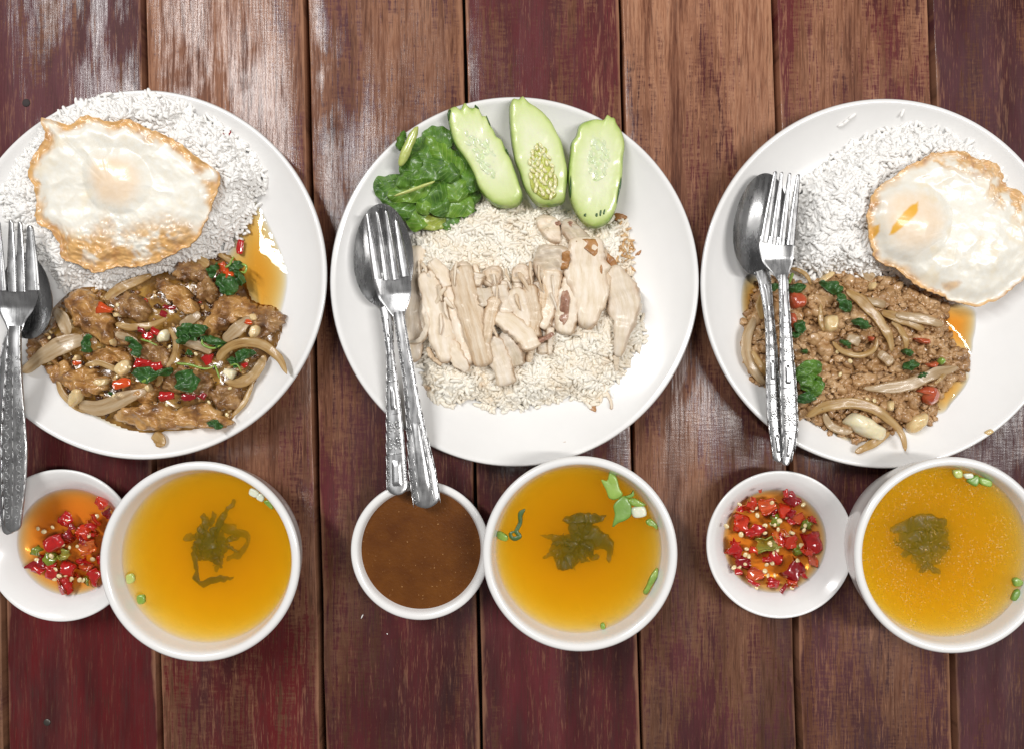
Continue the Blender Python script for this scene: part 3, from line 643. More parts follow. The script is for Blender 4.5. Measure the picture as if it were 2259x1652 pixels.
def fill(name, b, prof_in, rim, level, mat, label, cat, over=0.012, menis=0.0):
    """the liquid in a bowl: a closed body whose sides run just inside the bowl's wall"""
    o, c, R = b; pc = open_curve(prof_in, 80); pr, pz = pc[:, 0] * R, pc[:, 1] * rim
    rl = float(np.interp(level, pz, pr)); k = pz < level - 0.0005
    side = np.column_stack([pr[k] + 0.0004, pz[k] - 0.0003]); side[0, 0] = 0
    tr = np.linspace(rl + 0.0003, 0, 26); top = np.column_stack([tr, level + menis * np.exp(-(rl - np.minimum(tr, rl)) / 0.0012)])
    m = np.concatenate([side, top]); n = 96; a = np.linspace(0, 2 * math.pi, n, endpoint=False)
    m[:, 0] = np.maximum(m[:, 0], 1e-5)
    v = np.stack([c[0] + m[:, None, 0] * np.cos(a), c[1] + m[:, None, 0] * np.sin(a), np.repeat(m[:, 1:2], n, 1)], 2).reshape(-1, 3)
    ob = mk(name, v, grid_faces(len(m), n, wrap_v=True), mat, auto=35); tag(ob, label, cat)
    return rl
LV = 0.0425
fill("soup", soups[0], SB_IN, SOUP_R, LV, MAT['soup'], "clear amber broth with long seaweed strands sunk in it", "soup")
fill("soup", soups[1], SB_IN, SOUP_R, LV, MAT['soup'], "clear amber broth with green herb leaf floating on it", "soup")
fill("soup", soups[2], SB_IN, SOUP_R, LV + .002, MAT['cloudy_soup'], "cloudy orange broth with fine oil specks", "soup")
fill("bean_sauce", sauceb, SA_IN, SAUCE_R, 0.0245, MAT['bean_sauce'], "thick brown bean sauce with tiny pale flecks", "sauce")
fill("chilli_sauce", dishes[0], CD_IN, DISH_R, 0.0112, MAT['fish_sauce'], "amber fish sauce in the saucer under the fork tip", "sauce")
fill("chilli_sauce", dishes[1], CD_IN, DISH_R, 0.0112, MAT['fish_sauce'], "amber fish sauce in the saucer beside the cloudy soup", "sauce")
#--SECTION-RICE
# ------------------------------------------------------------------ rice
def rice(name, outline, base, hmax, mat, n_grain, label, sd, edge_w=0.016, gl=0.0074, gr=0.00126, lump=0.003, dip=None):
    w = to_world(outline, base, 0.006); poly = closed_curve(w[:, :2], 120)
    def mound(x, y):
        sh = np.shape(x); x = np.ravel(x); y = np.ravel(y)
        d = edge_dist(x, y, poly); q = np.column_stack([x, y, np.zeros_like(x)])
        h = hmax * sstep(-0.001, edge_w, d) ** 0.8
        h = h * (1 + 0.22 * fbm(q, 60, 2, sd)) + lump * fbm(q, 130, 2, sd + 4) * sstep(0, 0.008, d)
        if dip: h = h * dip(x, y)
        return np.maximum(h, 0).reshape(sh)
    def surf(x, y): return base(x, y) + mound(x, y)
    rg = np.random.default_rng(sd); lo, hi = poly.min(0) - .003, poly.max(0) + .003
    # base mass
    nx, ny = int((hi[0] - lo[0]) / .0018), int((hi[1] - lo[1]) / .0018)
    gx, gy = np.meshgrid(np.linspace(lo[0], hi[0], nx), np.linspace(lo[1], hi[1], ny), indexing='ij')
    d = edge_dist(gx.ravel(), gy.ravel(), poly)
    mz = mound(gx.ravel(), gy.ravel())
    gz = base(gx.ravel(), gy.ravel()) + mz + 0.00025
    q = grid_faces(nx, ny); q = q[(d[q] > 0.001).all(1)]
    b = Bag(); b.quads(np.column_stack([gx.ravel(), gy.ravel(), gz]), q)
    # grains
    th = np.array([-0.86, -0.42, 0.42, 0.86]); rad = np.array([0.66, 1.0, 0.98, 0.62]); a6 = np.linspace(0, 2 * math.pi, 6, endpoint=False)
    gv = np.array([[t, r * math.cos(a), r * math.sin(a)] for t, r in zip(th, rad) for a in a6] + [[-1, 0, 0], [1, 0, 0]])
    qq = grid_faces(4, 6, wrap_v=True); tri = np.concatenate([qq[:, [0, 1, 2]], qq[:, [0, 2, 3]], fan(24, np.arange(6)), fan(25, 18 + np.arange(6), True)])
    if signed_volume(gv, tri) < 0: tri = tri[:, ::-1]
    pts = []
    while sum(map(len, pts)) < n_grain:
        c = rg.uniform(lo, hi, (n_grain, 2)); dd = edge_dist(c[:, 0], c[:, 1], poly); keep = dd > rg.normal(-0.0003, 0.0011, len(c)); pts.append(c[keep])
    c = np.concatenate(pts)[:n_grain]
    z = surf(c[:, 0], c[:, 1]) + rg.uniform(-0.0001, 0.0008, n_grain) + np.maximum(rg.normal(0, 0.0006, n_grain), 0)
    z = np.maximum(z, base(c[:, 0], c[:, 1]) + gr * 0.8)
    az = rg.uniform(0, 2 * math.pi, n_grain); pt = rg.normal(0, 0.20, n_grain); L = gl / 2 * rg.uniform(0.65, 1.15, n_grain); R = gr * rg.uniform(0.85, 1.15, n_grain)
    e1 = np.column_stack([np.cos(az) * np.cos(pt), np.sin(az) * np.cos(pt), np.sin(pt)]); e2 = np.column_stack([-np.sin(az), np.cos(az), np.zeros(n_grain)]); e3 = np.cross(e1, e2)
    bend = rg.uniform(-0.25, 0.25, n_grain)
    g1 = gv[None, :, 0] * L[:, None]; g2 = gv[None, :, 1] * R[:, None] + (gv[None, :, 0] ** 2) * (bend * L)[:, None] * 0.5; g3 = gv[None, :, 2] * R[:, None] * 0.85
    V = np.column_stack([c, z])[:, None] + g1[..., None] * e1[:, None] + g2[..., None] * e2[:, None] + g3[..., None] * e3[:, None]
    F = tri[None] + (np.arange(n_grain) * 26)[:, None, None]
    b.add(V.reshape(-1, 3), F.reshape(-1, 3))
    o = b.build(name, mat); tag(o, label, "rice", kind="stuff")
    return surf
rice_l = [(2, 420), (40, 345), (110, 262), (180, 222), (330, 207), (430, 245), (520, 305), (578, 388), (560, 440), (535, 505), (490, 545), (430, 590), (330, 600), (270, 625), (225, 640), (180, 612), (140, 640), (112, 605), (75, 565), (40, 520), (8, 480)]
surf_l = rice("steamed_rice", rice_l, plate_z[0], 0.017, MAT['rice'], 4400, "mound of white steamed rice under the browned fried egg", 3)
rice_m = [(903, 540), (925, 505), (980, 478), (1050, 440), (1120, 440), (1180, 455), (1240, 462), (1300, 492), (1375, 480), (1392, 550), (1402, 640), (1425, 740), (1392, 790), (1368, 830), (1335, 860), (1310, 895), (1270, 875), (1200, 890), (1100, 905), (1040, 885), (975, 890), (935, 850), (925, 800), (905, 720), (897, 620)]
surf_m = rice("oily_rice", rice_m, plate_z[1], 0.013, MAT['oily_rice'], 4400, "bed of oily cream rice under the sliced chicken", 5)
rice_r = [(1752, 560), (1757, 470), (1775, 400), (1830, 360), (1880, 320), (1960, 288), (2040, 272), (2120, 300), (2180, 345), (2225, 400), (2262, 480), (2250, 580), (2150, 650), (2050, 650), (1970, 610), (1900, 612), (1850, 600), (1800, 608), (1765, 590)]
surf_r = rice("steamed_rice", rice_r, plate_z[2], 0.017, MAT['rice'], 3900, "mound of white steamed rice beside the leaning spoon and fork", 8)

def loose_grain(px, py, base, az, label=None, L=0.0033):
    c = to_world([(px, py)], base, 0.0010)[0]; b = Bag(); b.ell(c, (L, .001, .0009), az, nu=10, nv=8)
    tag(b.build("rice_grain", MAT['rice']), label or "loose white rice grain stuck on a plate rim above the rice", "rice grain", "loose rice grains on the rims")
for px, py, az in ((1868, 268, .7), (1880, 258, .6), (1858, 276, .4), (1990, 250, 1.2), (215, 222, 1.4), (232, 215, 1.7), (258, 215, .3), (1350, 870, 2.0)):
    loose_grain(px, py, plate_z[0] if px < 700 else plate_z[1] if px < 1500 else plate_z[2], az)
#--SECTION-EGG
# ------------------------------------------------------------------ fried eggs
def fried_egg(outline, surf, lift, yolk, label, sd, brown_fn, yolk_col, n=260, nr=84, edge=0.008, runny=()):
    w = to_world(outline, surf, lift); o = closed_curve(w[:, :2], n)
    ang = np.linspace(0, 2 * math.pi, n, endpoint=False)
    c = o.mean(0)
    fr = fbm(np.column_stack([o * 1.0, np.zeros(n)]), 420, 2, sd) * 0.0012
    nrm = (o - c) / np.linalg.norm(o - c, axis=1)[:, None]; o = o + nrm * fr[:, None]
    t = np.linspace(0, 1, nr + 1)[1:] ** 0.85
    xy = (c + (o[None] - c) * t[:, None, None]).reshape(-1, 2); X = np.concatenate([[c], xy]); T = np.concatenate([[0], np.repeat(t, n)])
    ed = edge_dist(X[:, 0], X[:, 1], o)
    q = np.column_stack([X, np.zeros(len(X))])
    # a stiff sheet lying on the rice
    g = np.array([surf(X[:, 0] + dx, X[:, 1] + dy) for dx in (-.015, 0, .015) for dy in (-.015, 0, .015)])
    zb = 0.7 * g.mean(0) + 0.3 * g.max(0) + lift
    zb = np.maximum(zb, surf(X[:, 0], X[:, 1]) + 0.0016)
    gz = zb[1:].reshape(nr, n)
    for _ in range(140):
        up_, dn_ = np.vstack([np.full((1, n), gz[0].mean()), gz[:-1]]), np.vstack([gz[1:], gz[-1:]])
        gz = 0.4 * gz + 0.15 * (up_ + dn_) + 0.15 * (np.roll(gz, 1, 1) + np.roll(gz, -1, 1))
    zb = np.concatenate([[gz[0].mean()], gz.ravel()]) + 0.0012
    yw = to_world([yolk[:2]], surf, lift)[0]; dx, dy = X[:, 0] - yw[0], X[:, 1] - yw[1]; ca, sa = math.cos(yolk[4]), math.sin(yolk[4])
    yr = np.hypot((dx * ca - dy * sa) / (yolk[2] * S(.03)), (dx * sa + dy * ca) / (yolk[3] * S(.03)))
    yr = yr + 0.12 * fbm(q, 70, 2, sd + 31)
    thick = 0.0032 * sstep(0, 0.010, ed) + 0.0012
    fold = 1 - np.abs(fbm(q * np.array([1.0, 1.35, 1]), 62, 2, sd + 2)) * 2.2
    wr = 0.0006 * fold * sstep(0.002, 0.014, ed) + 0.0002 * fbm(q, 330, 3, sd + 7)
    curl = 0.0024 * np.exp(-(ed / 0.0035)) * (1 + 0.9 * fbm(q, 150, 2, sd + 5))
    dome = 0.0062 * np.clip(1 - (yr / 1.25) ** 2, 0, 1) ** 1.1
    bro, bub = brown_fn(X, ed, q, T)
    bubble = 0.0018 * bub * fbm(q, 480, 3, sd + 40)
    z = zb + thick + wr * (1 - 0.6 * sstep(1.2, 0.6, yr)) + curl + dome + bubble
    # colour of the thing itself: white, film over the yolk, golden to dark brown crust
    wn = fbm(q, 60, 3, sd + 50)[:, None]
    white = np.array([0.82, 0.80, 0.73]) * (1 + 0.05 * wn) * np.array([1, 1, 1 - 0.0])
    thin = sstep(0.15, 0.6, fbm(q, 95, 3, sd + 60))[:, None] * 0.40
    white = white * (1 - thin) + np.array([0.80, 0.66, 0.42]) * thin
    ycol = np.array(yolk_col)[None] * (1 + 0.06 * wn)
    yk = (sstep(1.15, 0.55, yr) * 0.72)[:, None]
    col = white * (1 - yk) + ycol * yk
    for ol in runny:                                       # yolk that has run out through the film
        rd = edge_dist(X[:, 0], X[:, 1], to_world(ol, surf, lift + .008)[:, :2]) + 0.0006 * fbm(q, 300, 2, sd + 90)
        rk = sstep(-0.0004, 0.0012, rd)[:, None]; col = col * (1 - rk) + np.array([0.80, 0.43, 0.04]) * rk
    gold = np.array([0.68, 0.39, 0.13]); drk = np.array([0.40, 0.16, 0.035])
    b1 = np.clip(bro, 0, 1)[:, None]
    gv_ = sstep(-0.1, 0.7, fbm(q, 240, 3, sd + 71))[:, None]
    cr = gold * (1 - gv_ * 0.8) + drk * gv_ * 0.8; cr = cr * (1 + 0.30 * fbm(q, 520, 2, sd + 77)[:, None])
    col = col * (1 - b1) + cr * b1
    top = np.column_stack([X, z])
    lo = top.copy(); lo[:, 2] = np.minimum(zb, z - 0.0010); lo = lo[-n:]; lo[:, 2] = top[-n:, 2] - 0.0013
    lo = np.concatenate([lo, np.column_stack([c + (o - c) * 0.85, zb[-n:] * 0 + np.interp(0.85, [0, 1], [0, 1]) * 0 + (zb[-n:] - 0.0005)])])
    v = np.concatenate([top, lo]); colv = np.concatenate([col, col[-n:] * 0.9, col[-n:] * 0.7]); colv = np.column_stack([colv, np.ones(len(colv))])
    F = np.concatenate([grid_faces(nr, n, wrap_v=True, off=1)])
    f0 = fan(0, 1 + np.arange(n))
    last = 1 + (nr - 1) * n; b0 = 1 + nr * n; i = np.arange(n); j = (i + 1) % n
    rim = np.concatenate([np.stack([last + i, b0 + i, b0 + j, last + j], 1), np.stack([b0 + i, b0 + n + i, b0 + n + j, b0 + j], 1)])
    root = thing("fried_egg", (float(c[0]), float(c[1]), float(zb.min())), label, "egg", "fried eggs")
    isy = (yr < 1.0)
    fy = isy[F].all(1); fy0 = isy[f0].all(1)
    def sub(nm, faces):
        used = np.unique(np.concatenate([b_.ravel() for b_ in faces if len(b_)])); mp = np.full(len(v), -1); mp[used] = np.arange(len(used))
        return mk(nm, v[used], [mp[b_] for b_ in faces if len(b_)], MAT['egg'], root, attrs={"Col": colv[used]})
    sub("egg_white", [f0[~fy0], F[~fy], rim]); sub("yolk", [f0[fy0], F[fy]])
    return root, (X, z)
egg_l = Z1([(350, 290), (480, 292), (590, 245), (700, 265), (800, 285), (900, 270), (950, 300), (1050, 350), (1150, 385), (1250, 440), (1350, 520), (1440, 585), (1500, 640), (1500, 740), (1460, 830), (1420, 900), (1400, 1000), (1380, 1080), (1290, 1130), (1200, 1190), (1120, 1250), (980, 1280), (850, 1262), (700, 1308), (570, 1250), (450, 1210), (440, 1130), (380, 1030), (290, 970), (275, 850), (260, 720), (230, 660), (255, 560), (290, 470), (340, 390)])
def brown_l(X, ed, q, T):
    n1 = fbm(q, 110, 3, 5); n2 = fbm(q, 60, 3, 15); n3 = fbm(q, 230, 3, 25)
    rim_ = sstep(0.0068, 0.0010, ed + 0.0048 * n1 + 0.002 * n3 + 0.004 * n2)
    x0, y0 = P(265, 430, .03); low = sstep(-0.012, -0.034, (X[:, 1] - y0) + 0.010 * n2 + 0.005 * n3) * 0.95
    left = sstep(-0.042, -0.060, (X[:, 0] - x0) + 0.010 * n2) * 0.55
    spots = low * sstep(-0.35, 0.35, n1 + 0.6 * n3 + 0.25)
    b = np.maximum(rim_ * 0.95, np.maximum(spots, left * sstep(-0.2, 0.4, n3)))
    return b, np.maximum(low, rim_ * 0.7)
fried_egg(egg_l, surf_l, 0.0036, (268, 405, 62, 58, 0.2), "crisp brown-edged fried egg on rice beside the stir-fried pork", 21, brown_l, (0.86, 0.64, 0.43))
egg_r = Z5([(1180, 720), (1230, 640), (1330, 560), (1440, 480), (1530, 440), (1620, 392), (1740, 376), (1840, 400), (1900, 440), (1990, 470), (2050, 540), (2090, 620), (2180, 700), (2240, 800), (2275, 950), (2285, 1090), (2235, 1200), (2150, 1290), (2050, 1370), (1960, 1424), (1850, 1456), (1720, 1430), (1620, 1390), (1500, 1340), (1400, 1290), (1340, 1210), (1260, 1170), (1210, 1120), (1170, 1000), (1152, 880)])
def brown_r(X, ed, q, T):
    n1 = fbm(q, 110, 3, 105); n2 = fbm(q, 60, 3, 115); n3 = fbm(q, 230, 3, 125)
    c = X.mean(0); a = np.arctan2(X[:, 1] - c[1], X[:, 0] - c[0])
    side = 0.35 + 0.65 * np.maximum(sstep(-0.3, 0.5, np.cos(a - 2.9)), sstep(0.2, 0.9, np.cos(a - 0.95)))
    rim_ = sstep(0.0058, 0.0010, ed / (side + 0.15) + 0.003 * n1 + 0.003 * n2)
    ur = sstep(0.2, 0.8, np.cos(a - 1.05)) * sstep(0.020, 0.006, ed + 0.006 * n2) * sstep(-0.2, 0.4, n3 + n1)
    x0, y0 = P(2105, 628, .03); sp = sstep(0.007, 0.003, np.hypot(X[:, 0] - x0, (X[:, 1] - y0) * 1.6) + 0.003 * n3) * 0.6
    return np.maximum(np.maximum(rim_ * 0.9, ur * 0.85), sp), np.maximum(rim_ * 0.6, ur)
fried_egg(egg_r, surf_r, 0.0036, (1997, 492, 78, 66, 0.7), "mostly white fried egg with an exposed yolk streak beside minced pork", 41, brown_r, (0.88, 0.69, 0.50), runny=(Z5([(1510, 725), (1505, 795), (1465, 855), (1410, 905), (1350, 950), (1312, 962), (1335, 895), (1380, 825), (1430, 768)]), Z5([(1195, 890), (1258, 878), (1266, 930), (1232, 990), (1202, 965)])))
#--SECTION-LEFT
# ------------------------------------------------------------------ left plate: stir-fried pork
gravy_l = Z2([(215, 520), (330, 390), (480, 260), (700, 230), (900, 200), (1150, 120), (1400, 20), (1560, 30), (1640, 150), (1700, 330), (1860, 380), (1905, 480), (1880, 620), (1780, 780), (1700, 930), (1600, 1060), (1560, 1150), (1440, 1200), (1150, 1225), (960, 1235), (800, 1200), (600, 1105), (440, 1020), (375, 940), (330, 830), (230, 750), (200, 620)])
gw = to_world(gravy_l, plate_z[0], 0.004); gpoly = closed_curve(gw[:, :2], 120)
def gravy_h(x, y):
    sh = np.shape(x); x = np.ravel(x); y = np.ravel(y); d = edge_dist(x, y, gpoly); q = np.column_stack([x, y, 0 * x])
    h = 0.0075 * sstep(-0.0005, 0.016, d) * (1 + 0.35 * fbm(q, 75, 2, 44)) + 0.0007 * sstep(-.0005, .002, d)
    return np.maximum(h, 0).reshape(sh)
def stir_l(x, y): return np.maximum(plate_z[0](x, y) + gravy_h(x, y), 0)
def heap(name, poly, surf, base, mat, label, cat, step=.0015, kind=None, rough=0.0006, sd=2):
    lo, hi = poly.min(0) - .004, poly.max(0) + .004; nx, ny = int((hi[0] - lo[0]) / step), int((hi[1] - lo[1]) / step)
    gx, gy = np.meshgrid(np.linspace(lo[0], hi[0], nx), np.linspace(lo[1], hi[1], ny), indexing='ij'); x, y = gx.ravel(), gy.ravel()
    d = edge_dist(x, y, poly); z = surf(x, y) + rough * fbm(np.column_stack([x, y, 0 * x]), 300, 3, sd) * sstep(0, .004, d)
    z = np.where(d < 0, base(x, y) - 0.0006 + d * 0.05, z)
    q = grid_faces(nx, ny); q = q[(d[q] > -0.0022).all(1)]
    used = np.unique(q); mp = np.full(len(x), -1); mp[used] = np.arange(len(used))
    o = mk(name, np.column_stack([x, y, z])[used], mp[q], mat); return tag(o, label, cat, kind=kind)
heap("gravy", gpoly, stir_l, plate_z[0], MAT['gravy'], "thick glossy brown gravy heaped under the stir-fried pork", "gravy")
def both_l(x, y): return np.maximum(stir_l(x, y), np.where(surf_l(x, y) > plate_z[0](x, y) + .004, surf_l(x, y) - .006, 0))
oil_out = Z2([(1500, 80), (1560, -60), (1600, -230), (1640, -340), (1700, -400), (1760, -340), (1830, -200), (1920, 0), (1965, 180), (1950, 330), (1915, 470), (1890, 600), (1840, 700), (1780, 640), (1740, 450), (1640, 330), (1540, 220)])
pad("oil_pool", oil_out, plate_z[0], 0.0, 0.0042, MAT['oil'], n=90, nr=16, power=1.8, sink=0.0012, thin=True, edge_z=-.0005)["label"] = "pool of glossy amber oil beside the stir-fried pork and rice"
bpy.data.objects["oil_pool"]["category"] = "oil"
rim_oil = Z2([(330, 900), (400, 1010), (520, 1095), (660, 1165), (760, 1215), (900, 1245), (1060, 1250), (1300, 1225), (1300, 1100), (900, 1050), (560, 960), (440, 880)])
o = pad("oil_pool", rim_oil, plate_z[0], 0.0, 0.0022, MAT['oil'], n=80, nr=10, power=1.6, sink=0.0012, thin=True, edge_z=-.0005); tag(o, "thin amber gravy seeping out below the onion and pork", "oil")

PORK = [
 ([(470, 310), (520, 250), (600, 270), (680, 350), (740, 420), (765, 500), (775, 590), (740, 645), (690, 615), (600, 560), (520, 510), (480, 430)], .0035, .0075, 'pork', "long golden pork slice just below the rice by the fork"),
 ([(760, 330), (860, 290), (960, 310), (1020, 380), (1010, 450), (940, 480), (860, 450), (790, 400)], .002, .006, 'dark_pork', "dark pork chunk beside the orange chilli ring under the egg"),
 ([(1055, 240), (1110, 200), (1200, 220), (1290, 290), (1350, 370), (1350, 430), (1260, 430), (1190, 370), (1100, 290)], .004, .007, 'pork', "golden ridged pork piece below the fried egg's lower edge"),
 ([(1180, 165), (1230, 60), (1330, 70), (1405, 150), (1380, 205), (1260, 215)], .003, .006, 'dark_pork', "dark pork piece tucked against the egg beside the basil sprig"),
 ([(1400, 470), (1460, 350), (1560, 300), (1690, 335), (1750, 395), (1730, 460), (1640, 475), (1530, 540), (1430, 585), (1390, 540)], .003, .008, 'pork', "large brown pork slice below the basil sprig by the oil"),
 ([(1720, 400), (1800, 370), (1920, 420), (1930, 480), (1860, 560), (1780, 600), (1720, 585), (1695, 500)], .002, .007, 'dark_pork', "knobbly dark pork piece at the oily edge of the stir-fry"),
 ([(780, 1130), (860, 1065), (960, 1050), (1090, 1030), (1220, 1065), (1340, 1030), (1450, 1050), (1560, 1130), (1582, 1170), (1520, 1200), (1400, 1200), (1260, 1190), (1100, 1222), (980, 1212), (880, 1172)], .003, .0085, 'pork', "longest pork slice along the bottom edge of the stir-fry"),
 ([(190, 620), (260, 580), (330, 590), (365, 650), (300, 705), (250, 742), (200, 762)], .001, .006, 'dark_pork', "small dark pork piece beside the fork handle"),
 ([(600, 700), (740, 650), (860, 680), (905, 745), (820, 765), (700, 765), (630, 745)], .003, .006, 'pork', "brown pork piece under the basil leaf amid the stir-fry"),
 ([(445, 880), (500, 800), (600, 790), (700, 830), (745, 880), (700, 945), (600, 972), (480, 935)], .002, .007, 'pork', "brown pork slice between two garlic cloves"),
 ([(950, 640), (1100, 640), (1150, 720), (1130, 800), (1020, 800), (955, 730)], .001, .005, 'dark_pork', "dark sunken pork piece above the two red chilli pieces"),
 ([(1110, 870), (1200, 800), (1400, 830), (1455, 900), (1400, 985), (1250, 965), (1130, 935)], .002, .006, 'dark_pork', "dark pork piece beneath the largest basil leaf"),
 ([(1420, 940), (1560, 905), (1645, 950), (1625, 1040), (1560, 1075), (1450, 1025)], .002, .006, 'dark_pork', "mottled pork piece by the yellow onion strand"),
 ([(320, 780), (440, 740), (485, 800), (445, 905), (370, 885)], .001, .005, 'pork', "small pork piece under the big pale onion wedge's tip"),
 ([(640, 470), (700, 500), (900, 560), (930, 600), (820, 640), (760, 560)], .0005, .005, 'dark_pork', "flat dark pork piece beneath the curved onion strip"),
 ([(1250, 460), (1330, 440), (1400, 500), (1380, 590), (1290, 600), (1230, 540)], .0015, .005, 'dark_pork', "small dark pork piece beside the basil cluster"),
 ([(1380, 180), (1450, 210), (1490, 280), (1450, 340), (1380, 330), (1340, 260)], .002, .0055, 'dark_pork', "shredded dark pork piece under the basil sprig"),
 ([(880, 900), (980, 880), (1080, 930), (1060, 1010), (940, 1030), (860, 980)], .001, .005, 'pork', "small brown pork piece above the bottom pork slice"),
]
for i, (ol, lf, h, mt, lb) in enumerate(PORK):
    o = pad("pork_slice", Z2(ol), both_l, lf, h * .75, MAT[mt], n=110, nr=28, power=6.0, rough=0.0024, rs=150, sd=i * 3 + 1, oc=5, sink=.004, ridge=.0052, ragged=.0030); tag(o, lb, "pork", "pork slices")

ONL = [
 ([(155, 825), (240, 770), (330, 700), (440, 640), (570, 595)], [14, 26, 38, 40, 34], .0042, 'pale_onion', .10, .002, "big pale onion wedge pointing at the fork handle"),
 ([(780, 500), (900, 520), (1030, 505), (1145, 452)], [14, 16, 15, 10], .006, 'onion', .1, 0, "curved onion strip under the orange chilli ring"),
 ([(715, 335), (830, 250), (940, 200), (1030, 165)], [18, 22, 20, 14], .0065, 'onion', .1, 0, "onion strip running up beneath the egg's lower edge"),
 ([(1470, 750), (1540, 670), (1660, 622), (1800, 642), (1900, 725), (1952, 835)], [16, 20, 22, 22, 18, 8], .0085, 'onion', .06, .003, "arched onion strip hanging over the stir-fry's outer edge"),
 ([(1525, 890), (1640, 890), (1740, 820), (1800, 710)], [10, 22, 24, 20], .0065, 'onion', .08, 0, "broad onion strip under the arched one"),
 ([(1575, 1125), (1660, 1020), (1712, 900), (1735, 820)], [10, 12, 10, 6], .004, 'onion', .05, 0, "yellow onion strand at the stir-fry's lower outer edge"),
 ([(535, 1040), (680, 1065), (840, 1005), (1000, 945)], [30, 36, 32, 16], .006, 'pale_onion', .1, .001, "wide pale onion piece above the bottom pork slice"),
 ([(388, 870), (420, 950), (480, 1020), (560, 1075), (700, 1095)], [10, 14, 15, 14, 8], .004, 'onion', .1, 0, "curved onion strip round the lower garlic clove"),
 ([(575, 775), (680, 762), (780, 800), (835, 855)], [10, 15, 14, 8], .0085, 'onion', .1, 0, "onion strip beside the upper garlic clove"),
 ([(1150, 520), (1192, 620), (1180, 720), (1125, 795)], [10, 14, 14, 8], .0065, 'onion', .1, 0, "bent onion strip in the middle of the stir-fry"),
 ([(1520, 610), (1610, 540), (1700, 455)], [18, 30, 22], .0095, 'pale_onion', .1, .001, "pale onion petal on the large pork slice"),
 ([(1225, 510), (1290, 470), (1360, 425)], [14, 22, 18], .007, 'pale_onion', .12, 0, "glassy onion piece by the golden ridged pork"),
 ([(370, 400), (430, 470), (470, 570)], [20, 30, 18], .005, 'pale_onion', .12, 0, "glassy onion piece beside the spoon bowl"),
 ([(1040, 1240), (1090, 1285), (1085, 1330)], [22, 28, 22], .003, 'onion', .04, 0, "short onion tip sticking out below the bottom pork"),
 ([(1480, 20), (1570, 80), (1625, 170)], [10, 13, 8], .005, 'onion', .08, 0, "thin onion strand above the basil sprig"),
 ([(1240, 620), (1350, 645), (1440, 690)], [14, 22, 16], .006, 'pale_onion', .1, 0, "pinkish onion piece under the basil stems"),
 ([(780, 560), (860, 590), (940, 620)], [14, 18, 12], .005, 'pale_onion', .1, 0, "translucent onion bit beside the pale garlic"),
 ([(1050, 830), (1090, 870), (1060, 920)], [12, 16, 10], .006, 'onion', .1, 0, "small onion bit under the green stem"),
 ([(1260, 90), (1330, 60), (1420, 100)], [12, 22, 18], .006, 'onion', .1, 0, "onion piece peeking out at the egg's corner"),
]
for i, (pt, wd_, lf, mt, cup, arch, lb) in enumerate(ONL):
    wd_ = [max(a, .5 * max(wd_)) for a in wd_]
    o = strip("onion_slice", Z2(pt), [a * 1.0 for a in wd_], 0.0017, both_l, lf * .85, MAT[mt], cup=cup * .9, arch=arch, rough=0.0005, rs=150, sd=i + 1, endpow=9, n=36, m=18, fibre=.0003, twist=random.uniform(-.25, .25)); tag(o, lb, "onion", "onion slices in the pork stir-fry")
CHL = [(712, 396, 34, 22, .25, 'orange_chilli', "orange chilli ring on the long golden pork slice"), (1500, 115, 22, 26, 1.2, 'orange_chilli', "orange-red chilli curl in the basil sprig"), (1545, 160, 24, 20, .5, 'orange_chilli', "red-orange chilli flap below the basil sprig's curl"),
       (1680, 490, 18, 12, .4, 'orange_chilli', "tiny orange chilli chip on the pale onion petal"), (1005, 580, 26, 18, -.3, 'red_chilli', "red chilli bit beside the pale garlic sliver"), (1050, 545, 18, 16, .6, 'red_chilli', "small red chilli bit above the pale garlic sliver"),
       (965, 762, 36, 24, .1, 'red_chilli', "red chilli piece with the pale tip in mid stir-fry"), (1062, 778, 22, 22, -.2, 'red_chilli', "shorter red chilli piece beside the pale-tipped one"), (1405, 740, 22, 30, 1.3, 'red_chilli', "upright red chilli piece by the green stems"),
       (832, 895, 40, 22, -.15, 'orange_chilli', "orange chilli piece below the upper garlic clove"), (1135, 988, 34, 24, 0, 'red_chilli', "bright red chilli chunk above the bottom pork slice"), (1282, 990, 30, 15, .1, 'dark_chilli', "dark red chilli piece under the largest basil leaf"),
       (1370, 980, 18, 20, -.9, 'dark_chilli', "dark chilli tip beside the largest basil leaf"), (525, 765, 18, 13, 0, 'orange_chilli', "orange chilli bit left of the upper garlic clove"), (1110, 430, 14, 14, .3, 'dark_chilli', "dark red chilli bit beside the golden ridged pork"),
       (1150, 385, 30, 10, .1, 'dark_chilli', "thin dark chilli sliver under the golden ridged pork"), (960, 545, 20, 12, .4, 'dark_chilli', "dark chilli bit at the end of the curved onion strip"), (1660, 780, 12, 16, 1.2, 'red_chilli', "red chilli bit inside the arched onion strip")]
for i, (x, y, ln, wd_, az, mt, lb) in enumerate(CHL):
    p = Z2([(x, y)])[0]; c = to_world([p], both_l, .0105)[0]
    o = shell("chilli_piece", c, ln * S(.02) * .9, wd_ * S(.02) * .50, 3.4, -az, 0.1, random.uniform(-.3, .3), MAT[mt], taper=.45, sd=i, squash=.6, rough=.0007); tag(o, lb, "chilli", "chilli pieces in the pork stir-fry")
p = Z1([(1627, 1120)])[0]; o = shell("chilli_piece", to_world([p], plate_z[0], .003)[0], .009, .002, 2.6, 1.4, 0, 0, MAT['red_chilli'], sd=77); tag(o, "red chilli sliver sunk in the amber oil", "chilli", "chilli pieces in the pork stir-fry")
p = Z1([(1540, 352)])[0]; o = shell("chilli_piece", to_world([p], surf_l, .001)[0], .006, .002, 3.0, .2, 0, 0, MAT['dark_chilli'], sd=78); tag(o, "brown chilli fleck alone on the white rice", "chilli", "chilli pieces in the pork stir-fry")
